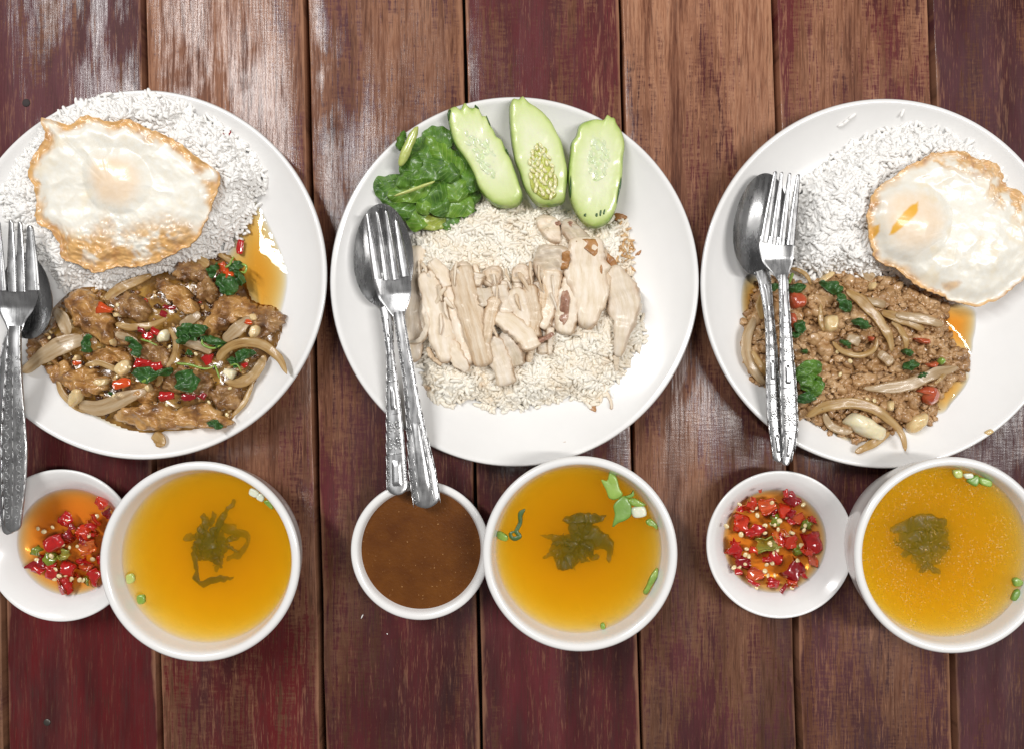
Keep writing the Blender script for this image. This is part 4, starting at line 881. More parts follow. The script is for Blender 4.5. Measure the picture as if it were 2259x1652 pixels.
BSL = [(598, 630, 34, 20, 1.3, .0105, "small basil leaf on the big pale onion wedge"), (912, 650, 44, 22, 1.1, .010, "folded basil leaf above the red chilli pieces"), (1270, 545, 46, 34, .3, .010, "curly basil leaf of the middle cluster"), (1345, 540, 34, 22, -.4, .0105, "smaller basil leaf of the middle cluster"),
       (1245, 595, 28, 18, 2.4, .0095, "basil leaf tip under the middle cluster"), (1440, 605, 46, 16, .3, .009, "dark basil leaf strip beside the middle cluster"), (985, 835, 48, 30, .2, .0105, "flat basil leaf under the red chilli pieces"), (1105, 822, 40, 12, -.25, .0105, "thin basil blade pointing outward from the chillies"),
       (1265, 880, 46, 44, .5, .0115, "largest dark wet basil leaf in the pork stir-fry"), (1290, 695, 14, 12, 0, .009, "tiny basil scrap under the stems"), (1655, 705, 36, 24, -.3, .0095, "basil leaf inside the arched onion strip"), (1590, 750, 22, 16, .8, .009, "basil scrap inside the arched onion strip"),
       (1540, 235, 44, 38, .6, .009, "dark basil leaf at the base of the basil sprig"), (1450, 125, 34, 18, 2.2, .0105, "basil leaf on the near side of the basil sprig"), (1600, 110, 26, 22, -.5, .0105, "round basil leaf at the top of the sprig"), (1620, 180, 32, 20, 1.2, .009, "basil leaf on the oil side of the sprig"),
       (1462, 1172, 28, 18, .1, .0105, "basil scrap on the bottom pork slice"), (745, 972, 14, 11, 0, .0085, "tiny basil scrap on the wide pale onion"), (1490, 640, 26, 12, .5, .009, "basil scrap at the end of the stems")]
for i, (x, y, ln, wd_, az, lf, lb) in enumerate(BSL):
    p = Z2([(x, y)])[0]
    o = sheet("basil_leaf", p[0], p[1], ln * 1.25, wd_ * 1.05, az, both_l, lf, MAT['basil'], crumple=.0036, cs=190, droop=.0020, wavy=.0012, fold=.0012, sd=i + 3, nu=20, nv=14); tag(o, lb, "basil leaf", "basil leaves in the pork stir-fry")
STL = [([(1195, 762), (1300, 775), (1400, 800), (1470, 775)], 6, "pale green stem beside the upright chilli"), ([(1370, 600), (1380, 640), (1450, 662), (1500, 640)], 6, "looping green stem under the middle basil cluster"), ([(1455, 770), (1480, 820), (1495, 870)], 5, "short green stem hanging from the pale stem"), ([(955, 600), (1010, 615), (1070, 645)], 5, "thin green stem by the folded basil leaf"),
       ([(1500, 120), (1560, 100), (1590, 40)], 6, "bright green stem at the top of the basil sprig"), ([(1640, 90), (1675, 110), (1665, 150), (1630, 140)], 6, "curled green stem end of the basil sprig"), ([(1560, 780), (1610, 770), (1640, 820)], 4, "thin stem loop inside the arched onion"), ([(960, 890), (1010, 870), (1050, 850)], 7, "pale stem below the flat basil leaf")]
for i, (pt, wd_, lb) in enumerate(STL):
    o = strip("herb_sprig", Z2(pt), [wd_, wd_ * .9, wd_ * .6], .0014, both_l, .0112, MAT['stem'], arch=.001, rough=.0003, sd=i + 4, m=8, n=18); tag(o, lb, "herb sprig", "herb stems in the pork stir-fry")
GAL = [(845, 795, 34, 40, .3, 'garlic', "upper golden garlic clove in the pork stir-fry"), (518, 990, 34, 42, .2, 'garlic', "lower golden garlic clove by the curved onion"), (1565, 830, 30, 26, .5, 'pale_garlic', "pale garlic clove inside the arched onion"), (1105, 590, 22, 34, .5, 'pale_garlic', "pale bent garlic sliver in mid stir-fry"),
       (690, 890, 32, 20, -.4, 'garlic', "tan garlic bit on the brown pork slice"), (1010, 930, 16, 20, .3, 'garlic', "small garlic bit above the bottom pork slice"), (765, 620, 14, 18, 0, 'garlic', "garlic bit at the end of the long golden pork"), (1730, 545, 24, 36, .2, 'garlic', "garlic bit on the knobbly pork piece"), (1730, 450, 18, 16, 0, 'garlic', "tiny garlic bit near the pale onion petal's tip"), (800, 440, 18, 10, .4, 'garlic', "flat garlic bit above the curved onion strip"), (525, 730, 16, 14, 0, 'garlic', "garlic crumb above the orange chilli bit")]
for i, (x, y, w_, h_, az, mt, lb) in enumerate(GAL):
    p = Z2([(x, y)])[0]
    o = pad("garlic_clove", ell_outline(p[0], p[1], w_ * .92, h_ * .92, az, k=7, jit=.28, sd=i), both_l, .0060, .0036, MAT[mt], n=40, nr=9, power=5, rough=.0012, rs=220, sd=i, sink=.003); tag(o, lb, "garlic", "garlic pieces in the pork stir-fry")
bits = Bag(); rg = np.random.default_rng(91); cb = []
while len(cb) < 520:
    c = rg.uniform(gpoly.min(0), gpoly.max(0), 2)
    if edge_dist(np.array([c[0]]), np.array([c[1]]), gpoly)[0] > .003: cb.append(c)
for c in cb:
    z = float(stir_l(np.array([c[0]]), np.array([c[1]]))[0]); r = rg.uniform(.0006, .0017)
    v, t_ = sphere(8, 6); v = v * np.array([r * rg.uniform(1, 1.9), r, r * .8]); v = v + np.column_stack([fbm(v + 3 * k + c[0], 900, 1, k) for k in range(3)]) * r * .7
    bits.add(v @ rotm(rg.uniform(0, 6.3), rg.uniform(-.4, .4)).T + np.array([c[0], c[1], z + r * .4]), t_, rg.random())
tb = NT("stir_fry_crumbs"); tb.principled(Base_Color=tb.ramp(tb.attr("tone", "Fac"), [(0.0, (0.07, 0.025, 0.008)), (0.35, (0.26, 0.12, 0.04)), (0.6, (0.48, 0.28, 0.10)), (0.85, (0.64, 0.46, 0.22)), (0.97, (0.45, 0.05, 0.015))], 'CONSTANT'), Roughness=0.3, Coat_Weight=0.6, Coat_Roughness=0.1)
tag(bits.build("stir_fry_crumbs", tb.m, attr="tone"), "fine garlic and meat crumbs strewn through the brown gravy", "crumbs", kind="stuff")
for i, (x, y) in enumerate(((797, 368), (1418, 1025), (335, 590), (1560, 930), (770, 980), (1130, 1040), (1540, 1110), (1150, 650), (880, 790), (1330, 700))):
    c = to_world([Z2([(x, y)])[0]], both_l, .0115)[0]; tag(seed("chilli_seed", c, .0014, MAT['seed'], sd=i), "tiny pale chilli seed scattered on the pork stir-fry", "seed", "seeds on the pork stir-fry")
#--SECTION-MIDDLE
# ------------------------------------------------------------------ middle plate: chicken rice
def on_m(x, y): return surf_m(x, y)
CHK = [
 ([(540, -60), (535, 100), (520, 300), (520, 480), (530, 640)], [38, 42, 44, 40, 22], .010, .0045, 'chicken', "leftmost chicken strip, beside the fork"),
 ([(590, 90), (630, 220), (670, 380), (700, 540), (720, 650)], [26, 44, 50, 46, 22], .010, .005, 'chicken', "second chicken strip from the fork"),
 ([(690, 480), (760, 580), (850, 690)], [28, 38, 16], .007, .006, 'chicken', "short pointed chicken strip over the second strip's end"),
 ([(735, 180), (775, 350), (820, 520), (862, 655)], [24, 32, 30, 18], .009, .0035, 'chicken', "narrow shaded chicken strip between two wide ones"),
 ([(790, 60), (840, 240), (895, 450), (950, 670)], [40, 46, 48, 38], .011, .006, 'skin', "long wide chicken strip with tan skin edge"),
 ([(985, 480), (1040, 620), (1090, 780)], [28, 40, 36], .009, .005, 'chicken', "chicken strip reaching lowest over the rice"),
 ([(1060, 470), (1125, 580), (1155, 665)], [26, 34, 26], .009, .0035, 'chicken', "chicken strip tucked under the diagonal one"),
 ([(1120, 200), (1170, 330), (1195, 460)], [30, 42, 34], .009, .005, 'chicken', "broad chicken slice above the diagonal strip"),
 ([(1010, 370), (1110, 415), (1195, 490), (1238, 570)], [28, 36, 38, 34], .007, .0105, 'chicken', "diagonal chicken strip lying across the others"),
 ([(1010, 250), (975, 400), (962, 540)], [24, 24, 10], .004, .0115, 'skin', "thin tan skin flap hanging over the chicken"),
 ([(1220, 170), (1255, 340), (1245, 500)], [22, 28, 24], .009, .006, 'skin', "yellowish chicken strip right of the diagonal strip"),
 ([(1360, 80), (1350, 250), (1310, 450)], [34, 34, 14], .009, .006, 'chicken', "shredded chicken strip beside the dark-centred piece"),
 ([(1470, 120), (1455, 300), (1430, 480)], [30, 42, 32], .011, .006, 'chicken', "chicken strip with a dark red-brown centre"),
 ([(1560, -110), (1565, 60), (1580, 250), (1560, 440)], [60, 76, 66, 30], .013, .0065, 'chicken', "thickest chicken slice, browned along its edge"),
 ([(1720, 60), (1765, 200), (1800, 350), (1780, 480), (1760, 610)], [30, 56, 54, 32, 12], .011, .005, 'chicken', "outermost tapering chicken slice near the sauce stain"),
 ([(900, 100), (885, 190)], [34, 24], .008, .0075, 'chicken', "stubby chicken bit at the head of the strips"),
 ([(940, 210), (960, 310)], [34, 30], .008, .007, 'chicken', "chicken cube above the skin flap"),
 ([(1040, 180), (1070, 360)], [32, 36], .009, .0045, 'chicken', "chicken slice beneath the skin flap"),
 ([(590, 330), (608, 420), (560, 510), (495, 528)], [8, 14, 12, 5], .004, .0105, 'chicken', "thin curling chicken shred on the leftmost strips"),
 ([(1655, 770), (1700, 850), (1712, 925)], [6, 8, 5], .002, .001, 'chicken', "stray chicken thread near the plate's lower side"),
 ([(1370, 470), (1310, 500), (1260, 525)], [8, 10, 10], .003, .009, 'dark_meat', "dark sinew thread at the foot of the strips"),
 ([(1225, 560), (1215, 640)], [18, 10], .006, .004, 'skin', "small skin scrap below the diagonal strip"),
 ([(1340, 430), (1335, 600)], [18, 8], .006, .005, 'chicken', "thin pale shred below the shredded strip"),
 ([(1290, 520), (1300, 600)], [22, 20], .007, .002, 'chicken', "small chicken piece under the sinew thread"),
 ([(1310, 180), (1300, 330)], [20, 24], .008, .006, 'skin', "tan chicken sliver beside the yellowish strip"),
 ([(620, 40), (690, 120), (720, 200)], [24, 30, 22], .008, .004, 'chicken', "chicken scrap half under the rice at the strips' head"),
 ([(1640, -40), (1660, 150), (1640, 330)], [24, 30, 18], .010, .003, 'skin', "tan skin edge along the thickest slice"),
 ([(1740, 600), (1745, 690)], [14, 6], .003, .003, 'chicken', "pale tail hanging from the outermost slice"),
 ([(600, 560), (640, 620), (690, 660)], [10, 12, 6], .004, .004, 'skin', "fat shred between the first two strips"),
]
for i, (pt, wd_, th, lf, mt, lb) in enumerate(CHK):
    wd_ = [a * (1.20 if max(wd_) > 20 else 1) for a in wd_]
    o = strip("chicken_slice", Z4(pt), wd_, th * .95, on_m, lf * .75 + random.uniform(-.0006, .0012), MAT[mt], box=6.5, rough=.0008, rs=240, sd=i + 1, endpow=22, n=46, m=34, cup=-0.02, roll=random.uniform(-.42, .42), fibre=.0005, stiff=60); tag(o, lb, "chicken", "chicken slices on the oily rice")
rc = random.Random(77)
for k in range(44):
    x0 = rc.uniform(505, 1420); y0 = rc.uniform(40, 300); L = rc.uniform(150, 320); dx = rc.uniform(-.05, .32) * L * (1 if x0 < 1200 else -.3)
    w0 = rc.uniform(12, 26); y1 = min(y0 + L, 640 if x0 < 1100 else 560)
    pt = [(x0, y0), (x0 + dx * .45 + rc.uniform(-12, 12), (y0 + y1) / 2), (x0 + dx, y1)]
    o = strip("chicken_sliver", Z4(pt), [w0 * .7, w0, w0 * rc.uniform(.3, .8)], rc.uniform(.003, .006), on_m, rc.uniform(.0010, .0042), MAT['chicken' if k % 4 else 'skin'], box=4.0, rough=.0009, rs=200, sd=k + 300, endpow=14, n=34, m=22, roll=rc.uniform(-.3, .3), fibre=.0003, stiff=50); tag(o, "thin pale chicken sliver packed between the wider slices", "chicken", "thin chicken slivers")
for k in range(34):
    x0 = rc.uniform(510, 1440); y0 = rc.uniform(20, 430); L = rc.uniform(70, 190); a = rc.gauss(1.35, .28); w0 = rc.uniform(5, 11)
    pt = [(x0, y0), (x0 + math.cos(a) * L * .5 + rc.uniform(-10, 10), y0 + math.sin(a) * L * .5), (x0 + math.cos(a) * L, y0 + math.sin(a) * L)]
    o = strip("chicken_shred", Z4(pt), [w0, w0 * .9, w0 * .4], rc.uniform(.0016, .003), on_m, rc.uniform(.0068, .0098), MAT['chicken' if k % 3 else 'skin'], box=3.0, rough=.0006, rs=240, sd=k + 400, endpow=8, n=22, m=12, stiff=50); tag(o, "fine torn chicken shred lying on the sliced chicken", "chicken", "fine chicken shreds")
CPD = [(Z4([(945, 90), (1000, 70), (1055, 90), (1040, 160), (1010, 190), (950, 150)]), .007, 'chicken', "square chicken cube in the middle of the strips' head"), (Z4([(1120, 80), (1180, 50), (1250, 110), (1200, 155), (1120, 170)]), .007, 'chicken', "chicken cube with a nicked corner beside the bone piece"),
       (Z3([(1250, 990), (1290, 930), (1400, 930), (1455, 960), (1440, 1060), (1400, 1145), (1290, 1160), (1240, 1080)]), .010, 'chicken', "bony chicken chunk with a dark hollow"), (Z3([(1410, 800), (1460, 765), (1540, 840), (1600, 900), (1560, 960), (1470, 930), (1420, 870)]), .008, 'chicken', "pinkish chicken flap below the third cucumber"),
       (Z3([(1255, 770), (1310, 740), (1380, 770), (1410, 850), (1400, 920), (1330, 900), (1270, 840)]), .007, 'chicken', "rounded chicken flap on the rice below the middle cucumber"), (Z3([(760, 1050), (840, 1030), (880, 1080), (850, 1140), (770, 1130)]), .007, 'chicken', "chicken stub at the head of the wide skin-edged strip"),
       (Z3([(940, 1080), (1040, 1060), (1060, 1140), (1000, 1190), (930, 1150)]), .006, 'chicken', "flat chicken square beside the stub"), (Z3([(500, 1010), (560, 1000), (575, 1080), (510, 1110)]), .007, 'chicken', "chicken block against the fork's tines"),
       (Z4([(850, 150), (900, 130), (930, 190), (880, 240), (850, 210)]), .006, 'chicken', "small rounded chicken nub above the cube")]
for i, (ol, h, mt, lb) in enumerate(CPD):
    o = pad("chicken_chunk", ol, on_m, .001, h * .8, MAT[mt], n=60, nr=16, power=12, rough=.0014, rs=170, sd=i + 60, sink=.003, ridge=.002); tag(o, lb, "chicken", "chicken chunks on the oily rice")
DRK = [(Z4([(1420, 210), (1452, 190), (1462, 300), (1440, 400), (1410, 420), (1400, 320)]), .0125, .004, "dark red-brown meat streak on a chicken strip"), (Z3([(1290, 980), (1330, 960), (1350, 1030), (1330, 1100), (1290, 1080)]), .0085, .003, "dark marrow hollow in the bony chunk"), (Z3([(1370, 785), (1400, 780), (1410, 805), (1385, 810)]), .0075, .002, "small dark speck on the rounded chicken flap"), (Z3([(1450, 790), (1480, 785), (1490, 810), (1460, 815)]), .0085, .0015, "small dark speck on the pinkish chicken flap")]
for i, (ol, lf, h, lb) in enumerate(DRK):
    o = pad("dark_meat", ol, on_m, lf * .80, h * .3, MAT['dark_meat'], n=44, nr=10, rough=.0012, rs=300, sd=i + 80, sink=.004, power=4); tag(o, lb, "dark meat", "dark meat bits on the chicken")
STN = [(Z3([(1500, 900), (1560, 890), (1620, 890), (1640, 980), (1660, 1060), (1650, 1130), (1610, 1040), (1580, 970)]), .012, .0016, on_m, "brown sauce smear on the thickest chicken slice"), (Z3([(1415, 980), (1460, 960), (1465, 1010), (1440, 1070), (1410, 1060)]), .010, .0015, on_m, "orange-brown crust on the bony chunk"), (Z3([(1690, 980), (1740, 1010), (1790, 1100), (1800, 1150), (1740, 1090), (1690, 1020)]), .006, .0014, on_m, "brown sauce trail along the outermost slice"), (Z3([(1735, 730), (1800, 745), (1805, 770), (1740, 770)]), .002, .002, on_m, "brown crisp bit beneath the third cucumber"),
       (Z4([(1750, 80), (1790, 140), (1830, 230), (1800, 200), (1760, 130)]), .009, .0012, on_m, "thin brown edge on the outermost slice"), (Z4([(1560, 870), (1610, 900), (1615, 930), (1580, 920)]), .001, .0015, on_m, "brown crumb at the rice's lower edge"), (Z4([(1420, 1115), (1440, 1115), (1438, 1124), (1420, 1124)]), 0, .0008, plate_z[1], "lone brown crumb low on the chicken plate"), (Z3([(1850, 970), (1890, 960), (1880, 985), (1855, 990)]), 0, .0006, plate_z[1], "brown sauce spot beside the rice on the chicken plate"), (Z3([(1905, 1010), (1920, 1010), (1918, 1022), (1904, 1020)]), 0, .0005, plate_z[1], "outermost tiny sauce spot on the chicken plate")]
for i, (ol, lf, h, sf, lb) in enumerate(STN):
    o = pad("sauce_smear", ol, sf, lf * .9, h * .4, MAT['brown_sauce_stain'], n=48, nr=6, ragged=.002, rough=.0008, rs=300, sd=i + 90, sink=.001); tag(o, lb, "sauce smear", "sauce smears on the chicken plate")
rb = Bag(); rg = np.random.default_rng(4)
for k in range(46):
    px, py = Z3([(rg.normal(1790, 28), rg.normal(950, 55))])[0]; c = to_world([(px, py)], on_m, .001)[0]
    rb.ell(c + rg.uniform(-.0004, .0012, 3) * np.array([0, 0, 1]), (.003, .00095, .0009), rg.uniform(0, 6), rg.normal(0, .4))
MAT['stained_rice'] = food("sauce_stained_rice", [(0.3, (0.46, 0.24, 0.08)), (0.7, (0.68, 0.46, 0.24))], 130, rough=.3, coat=.4, sss=.2, bump=.2)
tag(rb.build("stained_rice", MAT['stained_rice']), "rice grains stained brown by sauce near the outermost chicken", "rice", kind="stuff")

# cucumbers
def cucumber(outline, core, zt, zb, h, label, seeds, cavity=False, peels=(), sides=(), sd=1):
    w0 = np.array(outline); yt, yb = w0[:, 1].min(), w0[:, 1].max()
    y_t = P(0, yt, zt)[1]; y_b = P(0, yb, zb)[1]
    def base(x, y): return np.interp(y, [y_b, y_t], [zb, zt]) + 0 * x
    c0 = to_world(outline, base, h * .5).mean(0)
    root = thing("cucumber_slice", tuple(map(float, c0)), label, "cucumber", "cucumber slices")
    pad("flesh", outline, base, 0.0, h, MAT['cucumber'], root, n=110, nr=16, power=14, rough=.0005, rs=160, sink=0.0, sd=sd)
    def topf(x, y): return base(x, y) + h
    cp = pad("seed_cavity" if cavity else "core", core, topf, -0.0002 if cavity else -.0004, 0.0005, MAT['cucumber_cavity' if cavity else 'cucumber_core'], root, n=60, nr=8, rough=.0004, rs=420, sink=.001, sd=sd)
    for i, (x, y, l, wd_, az) in enumerate(seeds):
        p = (x, y); c = to_world([p], topf, .0007 if cavity else .00005)[0]; b = Bag()
        b.ell(c, (l * S(.03) / 2, wd_ * S(.03) / 2, .0002 if not cavity else .0009), -az, nu=12, nv=8)
        ob = b.build("seed", MAT['cucumber_seed' if cavity else 'pale_seed'], cp)
    for ol, lf, hh, mt in peels:
        pad("peel", ol, base, lf, hh, MAT[mt], root, n=30, nr=5, sink=.002, rough=.0002)
    return base
rs_ = random.Random(5)
def fill_seeds(core, n, l, w, ang, spread=.5):
    c = np.array(core); out = []; lo, hi = c.min(0), c.max(0); k = 0
    while len(out) < n and k < 4000:
        k += 1; x, y = rs_.uniform(lo[0], hi[0]), rs_.uniform(lo[1], hi[1])
        if edge_dist(np.array([x]), np.array([y]), c)[0] > w * .6 and all(math.hypot(x - a[0], y - a[1]) > w * 1.25 for a in out):
            out.append((x, y, l * rs_.uniform(.8, 1.2), w * rs_.uniform(.85, 1.15), ang + rs_.uniform(-spread, spread)))
    return out
cu1 = Z3([(722, 140), (735, 105), (770, 90), (800, 112), (825, 66), (850, 92), (880, 100), (893, 82), (915, 105), (935, 150), (962, 150), (985, 210), (1005, 235), (1025, 280), (1055, 300), (1080, 360), (1110, 420), (1135, 480), (1165, 570), (1180, 640), (1150, 690), (1090, 705), (1020, 695), (970, 660), (935, 620), (905, 570), (880, 500), (830, 410), (770, 330), (740, 240)])
co1 = Z3([(800, 225), (830, 230), (900, 260), (980, 290), (1010, 370), (1015, 470), (1015, 530), (985, 530), (930, 470), (880, 400), (830, 310)])
cucumber(cu1, co1, .0275, .0225, .0055, "cucumber slice next to the leafy greens, faint seeds", fill_seeds(co1, 17, 18, 8, .9), peels=[(Z3([(722, 140), (740, 108), (748, 118), (735, 160), (730, 175)]), .003, .003, 'peel'), (Z3([(890, 82), (915, 104), (908, 112), (888, 100)]), .003, .003, 'peel'), (Z3([(960, 145), (985, 205), (978, 210), (960, 165)]), .003, .003, 'peel'), (Z3([(1080, 345), (1095, 380), (1088, 385), (1075, 355)]), .003, .003, 'peel')], sd=2)
cu2 = Z3([(1095, 110), (1115, 45), (1150, 50), (1172, 28), (1190, 45), (1215, 70), (1250, 90), (1290, 120), (1330, 160), (1360, 200), (1395, 270), (1420, 330), (1440, 420), (1450, 500), (1445, 600), (1430, 670), (1390, 690), (1330, 700), (1270, 690), (1220, 640), (1185, 580), (1160, 500), (1130, 420), (1110, 320), (1100, 220)])
co2 = Z3([(1230, 320), (1265, 300), (1300, 315), (1340, 360), (1365, 430), (1390, 510), (1390, 590), (1370, 640), (1310, 650), (1240, 600), (1215, 520), (1205, 420)])
cucumber(cu2, co2, .0285, .0225, .007, "middle cucumber wedge with yellow seeds in an open cavity", fill_seeds(co2, 46, 15, 8, 1.3, .8), cavity=True, sd=5)
cu3 = Z3([(1470, 310), (1500, 270), (1515, 210), (1560, 180), (1620, 165), (1665, 170), (1690, 138), (1712, 155), (1735, 160), (1745, 190), (1775, 240), (1790, 290), (1795, 340), (1785, 420), (1780, 520), (1760, 620), (1740, 720), (1700, 790), (1650, 820), (1600, 828), (1545, 800), (1490, 730), (1460, 640), (1450, 520), (1460, 400)])
co3 = Z3([(1600, 250), (1640, 235), (1680, 290), (1715, 370), (1710, 460), (1670, 530), (1600, 555), (1565, 540), (1560, 440), (1580, 340)])
cucumber(cu3, co3, .0275, .0210, .0058, "cucumber slice farthest from the greens, green-striped at its foot", fill_seeds(co3, 16, 18, 8, 1.5), peels=[(Z3([(1620, 735), (1632, 735), (1630, 755), (1618, 752)]), .0055, .0006, 'peel'), (Z3([(1645, 720), (1655, 715), (1652, 750), (1642, 748)]), .0055, .0006, 'peel'), (Z3([(1668, 715), (1678, 710), (1672, 742), (1662, 738)]), .0055, .0006, 'peel'), (Z3([(1755, 580), (1772, 500), (1775, 560), (1755, 650), (1742, 690)]), .003, .003, 'peel'), (Z3([(1462, 560), (1468, 500), (1474, 560), (1468, 640), (1460, 620)]), .003, .003, 'peel'), (Z3([(1550, 740), (1562, 735), (1560, 752), (1550, 752)]), .0055, .0006, 'peel')], sd=8)

# leafy greens
gr_c = to_world(Z3([(600, 560)]), plate_z[1], .003)[0]
greens = thing("leafy_greens", tuple(map(float, gr_c)), "heap of cooked dark green leaves beside the cucumber", "greens")
def gsurf(x, y): return plate_z[1](x, y) + .0115 * np.exp(-((x - gr_c[0]) ** 2 + (y - gr_c[1]) ** 2) / (2 * .024 ** 2))
GRN = [(420, 590, 110, 70, .3, 'greens', .001), (350, 610, 70, 40, .9, 'greens', .001), (600, 400, 110, 80, 1.0, 'greens', .002), (660, 290, 70, 60, .4, 'greens', .0015), (700, 390, 110, 52, .8, 'bright_greens', .006), (810, 480, 110, 54, 1.05, 'greens', .0065), (560, 500, 120, 52, -.45, 'greens', .006), (520, 590, 120, 46, -.25, 'bright_greens', .0065),
       (640, 600, 96, 60, -.9, 'greens', .007), (760, 560, 80, 60, 1.3, 'bright_greens', .007), (850, 600, 60, 50, 1.2, 'greens', .004), (450, 680, 70, 70, 1.2, 'greens', .0035), (540, 730, 80, 60, 1.1, 'bright_greens', .004), (630, 740, 70, 60, 1.5, 'yellow_greens', .0035), (760, 760, 100, 62, .1, 'greens', .004), (770, 690, 86, 46, -.15, 'bright_greens', .0065),
       (650, 680, 60, 44, .5, 'greens', .0075), (500, 440, 60, 50, 1.7, 'greens', .004), (700, 480, 70, 40, .2, 'greens', .008), (590, 660, 60, 36, 1.9, 'bright_greens', .008), (480, 520, 60, 30, -.7, 'greens', .0075), (840, 720, 44, 40, 1.4, 'greens', .0045), (440, 290, 44, 18, 1.9, 'greens', .006)]
for i, (x, y, l, wd_, az, mt, lf) in enumerate(GRN):
    p = Z3([(x, y)])[0]
    sheet("leaf", p[0], p[1], l, wd_, az, gsurf, lf, MAT[mt], greens, crumple=.0026, cs=64, droop=.0030, sd=i + 11, nu=36, nv=26, tip=.5, wavy=.0012)
strip("stem", Z3([(545, 210), (510, 280), (470, 370), (435, 450)]), [12, 20, 22, 16], .005, gsurf, .007, MAT['pale_stem'], greens, rough=.0006, n=22)
strip("stem", Z3([(400, 630), (520, 590), (650, 540)]), [6, 8, 6], .003, gsurf, .0105, MAT['pale_stem'], greens, rough=.0004, n=20)
#--SECTION-RIGHT
# ------------------------------------------------------------------ right plate: minced pork
mi_out = Z6([(440, 170), (520, 130), (650, 130), (740, 175), (860, 140), (1000, 95), (1100, 90), (1150, 140), (1250, 80), (1350, 110), (1440, 170), (1600, 200), (1720, 300), (1760, 450), (1790, 590), (1880, 640), (1905, 720), (1890, 790), (1830, 870), (1730, 970), (1700, 1070), (1690, 1110), (1640, 1170), (1560, 1180), (1480, 1205), (1330, 1245), (1110, 1290), (950, 1210), (800, 1150), (700, 1090), (640, 1000), (500, 900), (400, 850), (340, 740), (320, 600), (345, 430), (390, 260)])
mw = to_world(mi_out, plate_z[2], .005); mpoly = closed_curve(mw[:, :2], 120)
def mi_h(x, y):
    sh = np.shape(x); x = np.ravel(x); y = np.ravel(y); d = edge_dist(x, y, mpoly); q = np.column_stack([x, y, 0 * x])
    return np.maximum(0.010 * sstep(-.0005, .018, d) * (1 + .3 * fbm(q, 70, 2, 61)) + .001 * sstep(-.0005, .002, d), 0).reshape(sh)
def on_r(x, y): return np.maximum(plate_z[2](x, y) + mi_h(x, y), np.where(surf_r(x, y) > plate_z[2](x, y) + .004, surf_r(x, y) - .007, 0))
def mince():
    rg = np.random.default_rng(17); b = Bag(); N = 3000
    lo, hi = mpoly.min(0), mpoly.max(0); step = .0016; nx, ny = int((hi[0] - lo[0]) / step), int((hi[1] - lo[1]) / step)
    gx, gy = np.meshgrid(np.linspace(lo[0], hi[0], nx), np.linspace(lo[1], hi[1], ny), indexing='ij'); x, y = gx.ravel(), gy.ravel(); d = edge_dist(x, y, mpoly)
    z = plate_z[2](x, y) + mi_h(x, y) - .0014; q = grid_faces(nx, ny); q = q[(d[q] > .0005).all(1)]
    b.quads(np.column_stack([x, y, z]), q)
    sv, st = sphere(10, 8); pts = []
    while sum(map(len, pts)) < N:
        c = rg.uniform(lo, hi, (N, 2)); pts.append(c[edge_dist(c[:, 0], c[:, 1], mpoly) > rg.normal(.0012, .0012, N)])
    c = np.concatenate(pts)[:N]; clump = fbm(np.column_stack([c, np.zeros(N)]), 110, 2, 7)
    zz = plate_z[2](c[:, 0], c[:, 1]) + mi_h(c[:, 0], c[:, 1]) + rg.uniform(-.0010, .0012, N) + .0015 * clump
    for k in range(N):
        r = float(np.clip(.0015 * math.exp(rg.normal(0, .42)), .0007, .0042))
        v = sv * np.array([r * rg.uniform(.9, 1.5), r * rg.uniform(.75, 1.1), r * rg.uniform(.65, .95)])
        v = v @ rotm(rg.uniform(0, 6.3), rg.uniform(-.6, .6), rg.uniform(-.6, .6)).T
        b.add(v + np.array([c[k, 0], c[k, 1], zz[k]]), st)
    v = np.concatenate(b.v); nb = len(b.v[0])
    nz = np.column_stack([fbm(v + q * 1.9, 480, 3, 3 + q) for q in range(3)]) * .0017; nz[:nb] = 0
    return tag(mk("minced_pork", v + nz, np.concatenate(b.f), MAT['mince']), "crumbly brown minced pork stir-fry below the white rice", "minced pork", kind="stuff")
mince()
for ol, h, mt, lb in ((Z6([(330, 120), (420, 110), (520, 200), (540, 360), (480, 520), (400, 560), (335, 520), (300, 400), (295, 250)]), .0026, 'orange_oil', "orange oil pool beside the spoon neck"), (Z6([(1560, 330), (1660, 290), (1780, 300), (1890, 330), (1945, 380), (1945, 500), (1925, 600), (1915, 690), (1840, 720), (1740, 660), (1660, 560), (1590, 450)]), .0030, 'orange_oil', "orange oil pool under the fried egg's lower edge"),
                      (Z6([(1560, 1090), (1600, 950), (1740, 820), (1880, 770), (1915, 800), (1870, 900), (1770, 1020), (1690, 1110)]), .0022, 'orange_oil', "thin orange oil edge by the red tomato piece"), (Z6([(660, 980), (690, 1090), (800, 1165), (930, 1225), (1060, 1300), (1180, 1290), (1120, 1180), (960, 1100), (800, 1010)]), .002, 'orange_oil', "thin oil edge below the lower curved onion")):
    o = pad("oil_pool", ol, plate_z[2], 0, h, MAT[mt], n=70, nr=12, power=1.7, sink=.0012, thin=True, edge_z=-.0005); tag(o, lb, "oil")
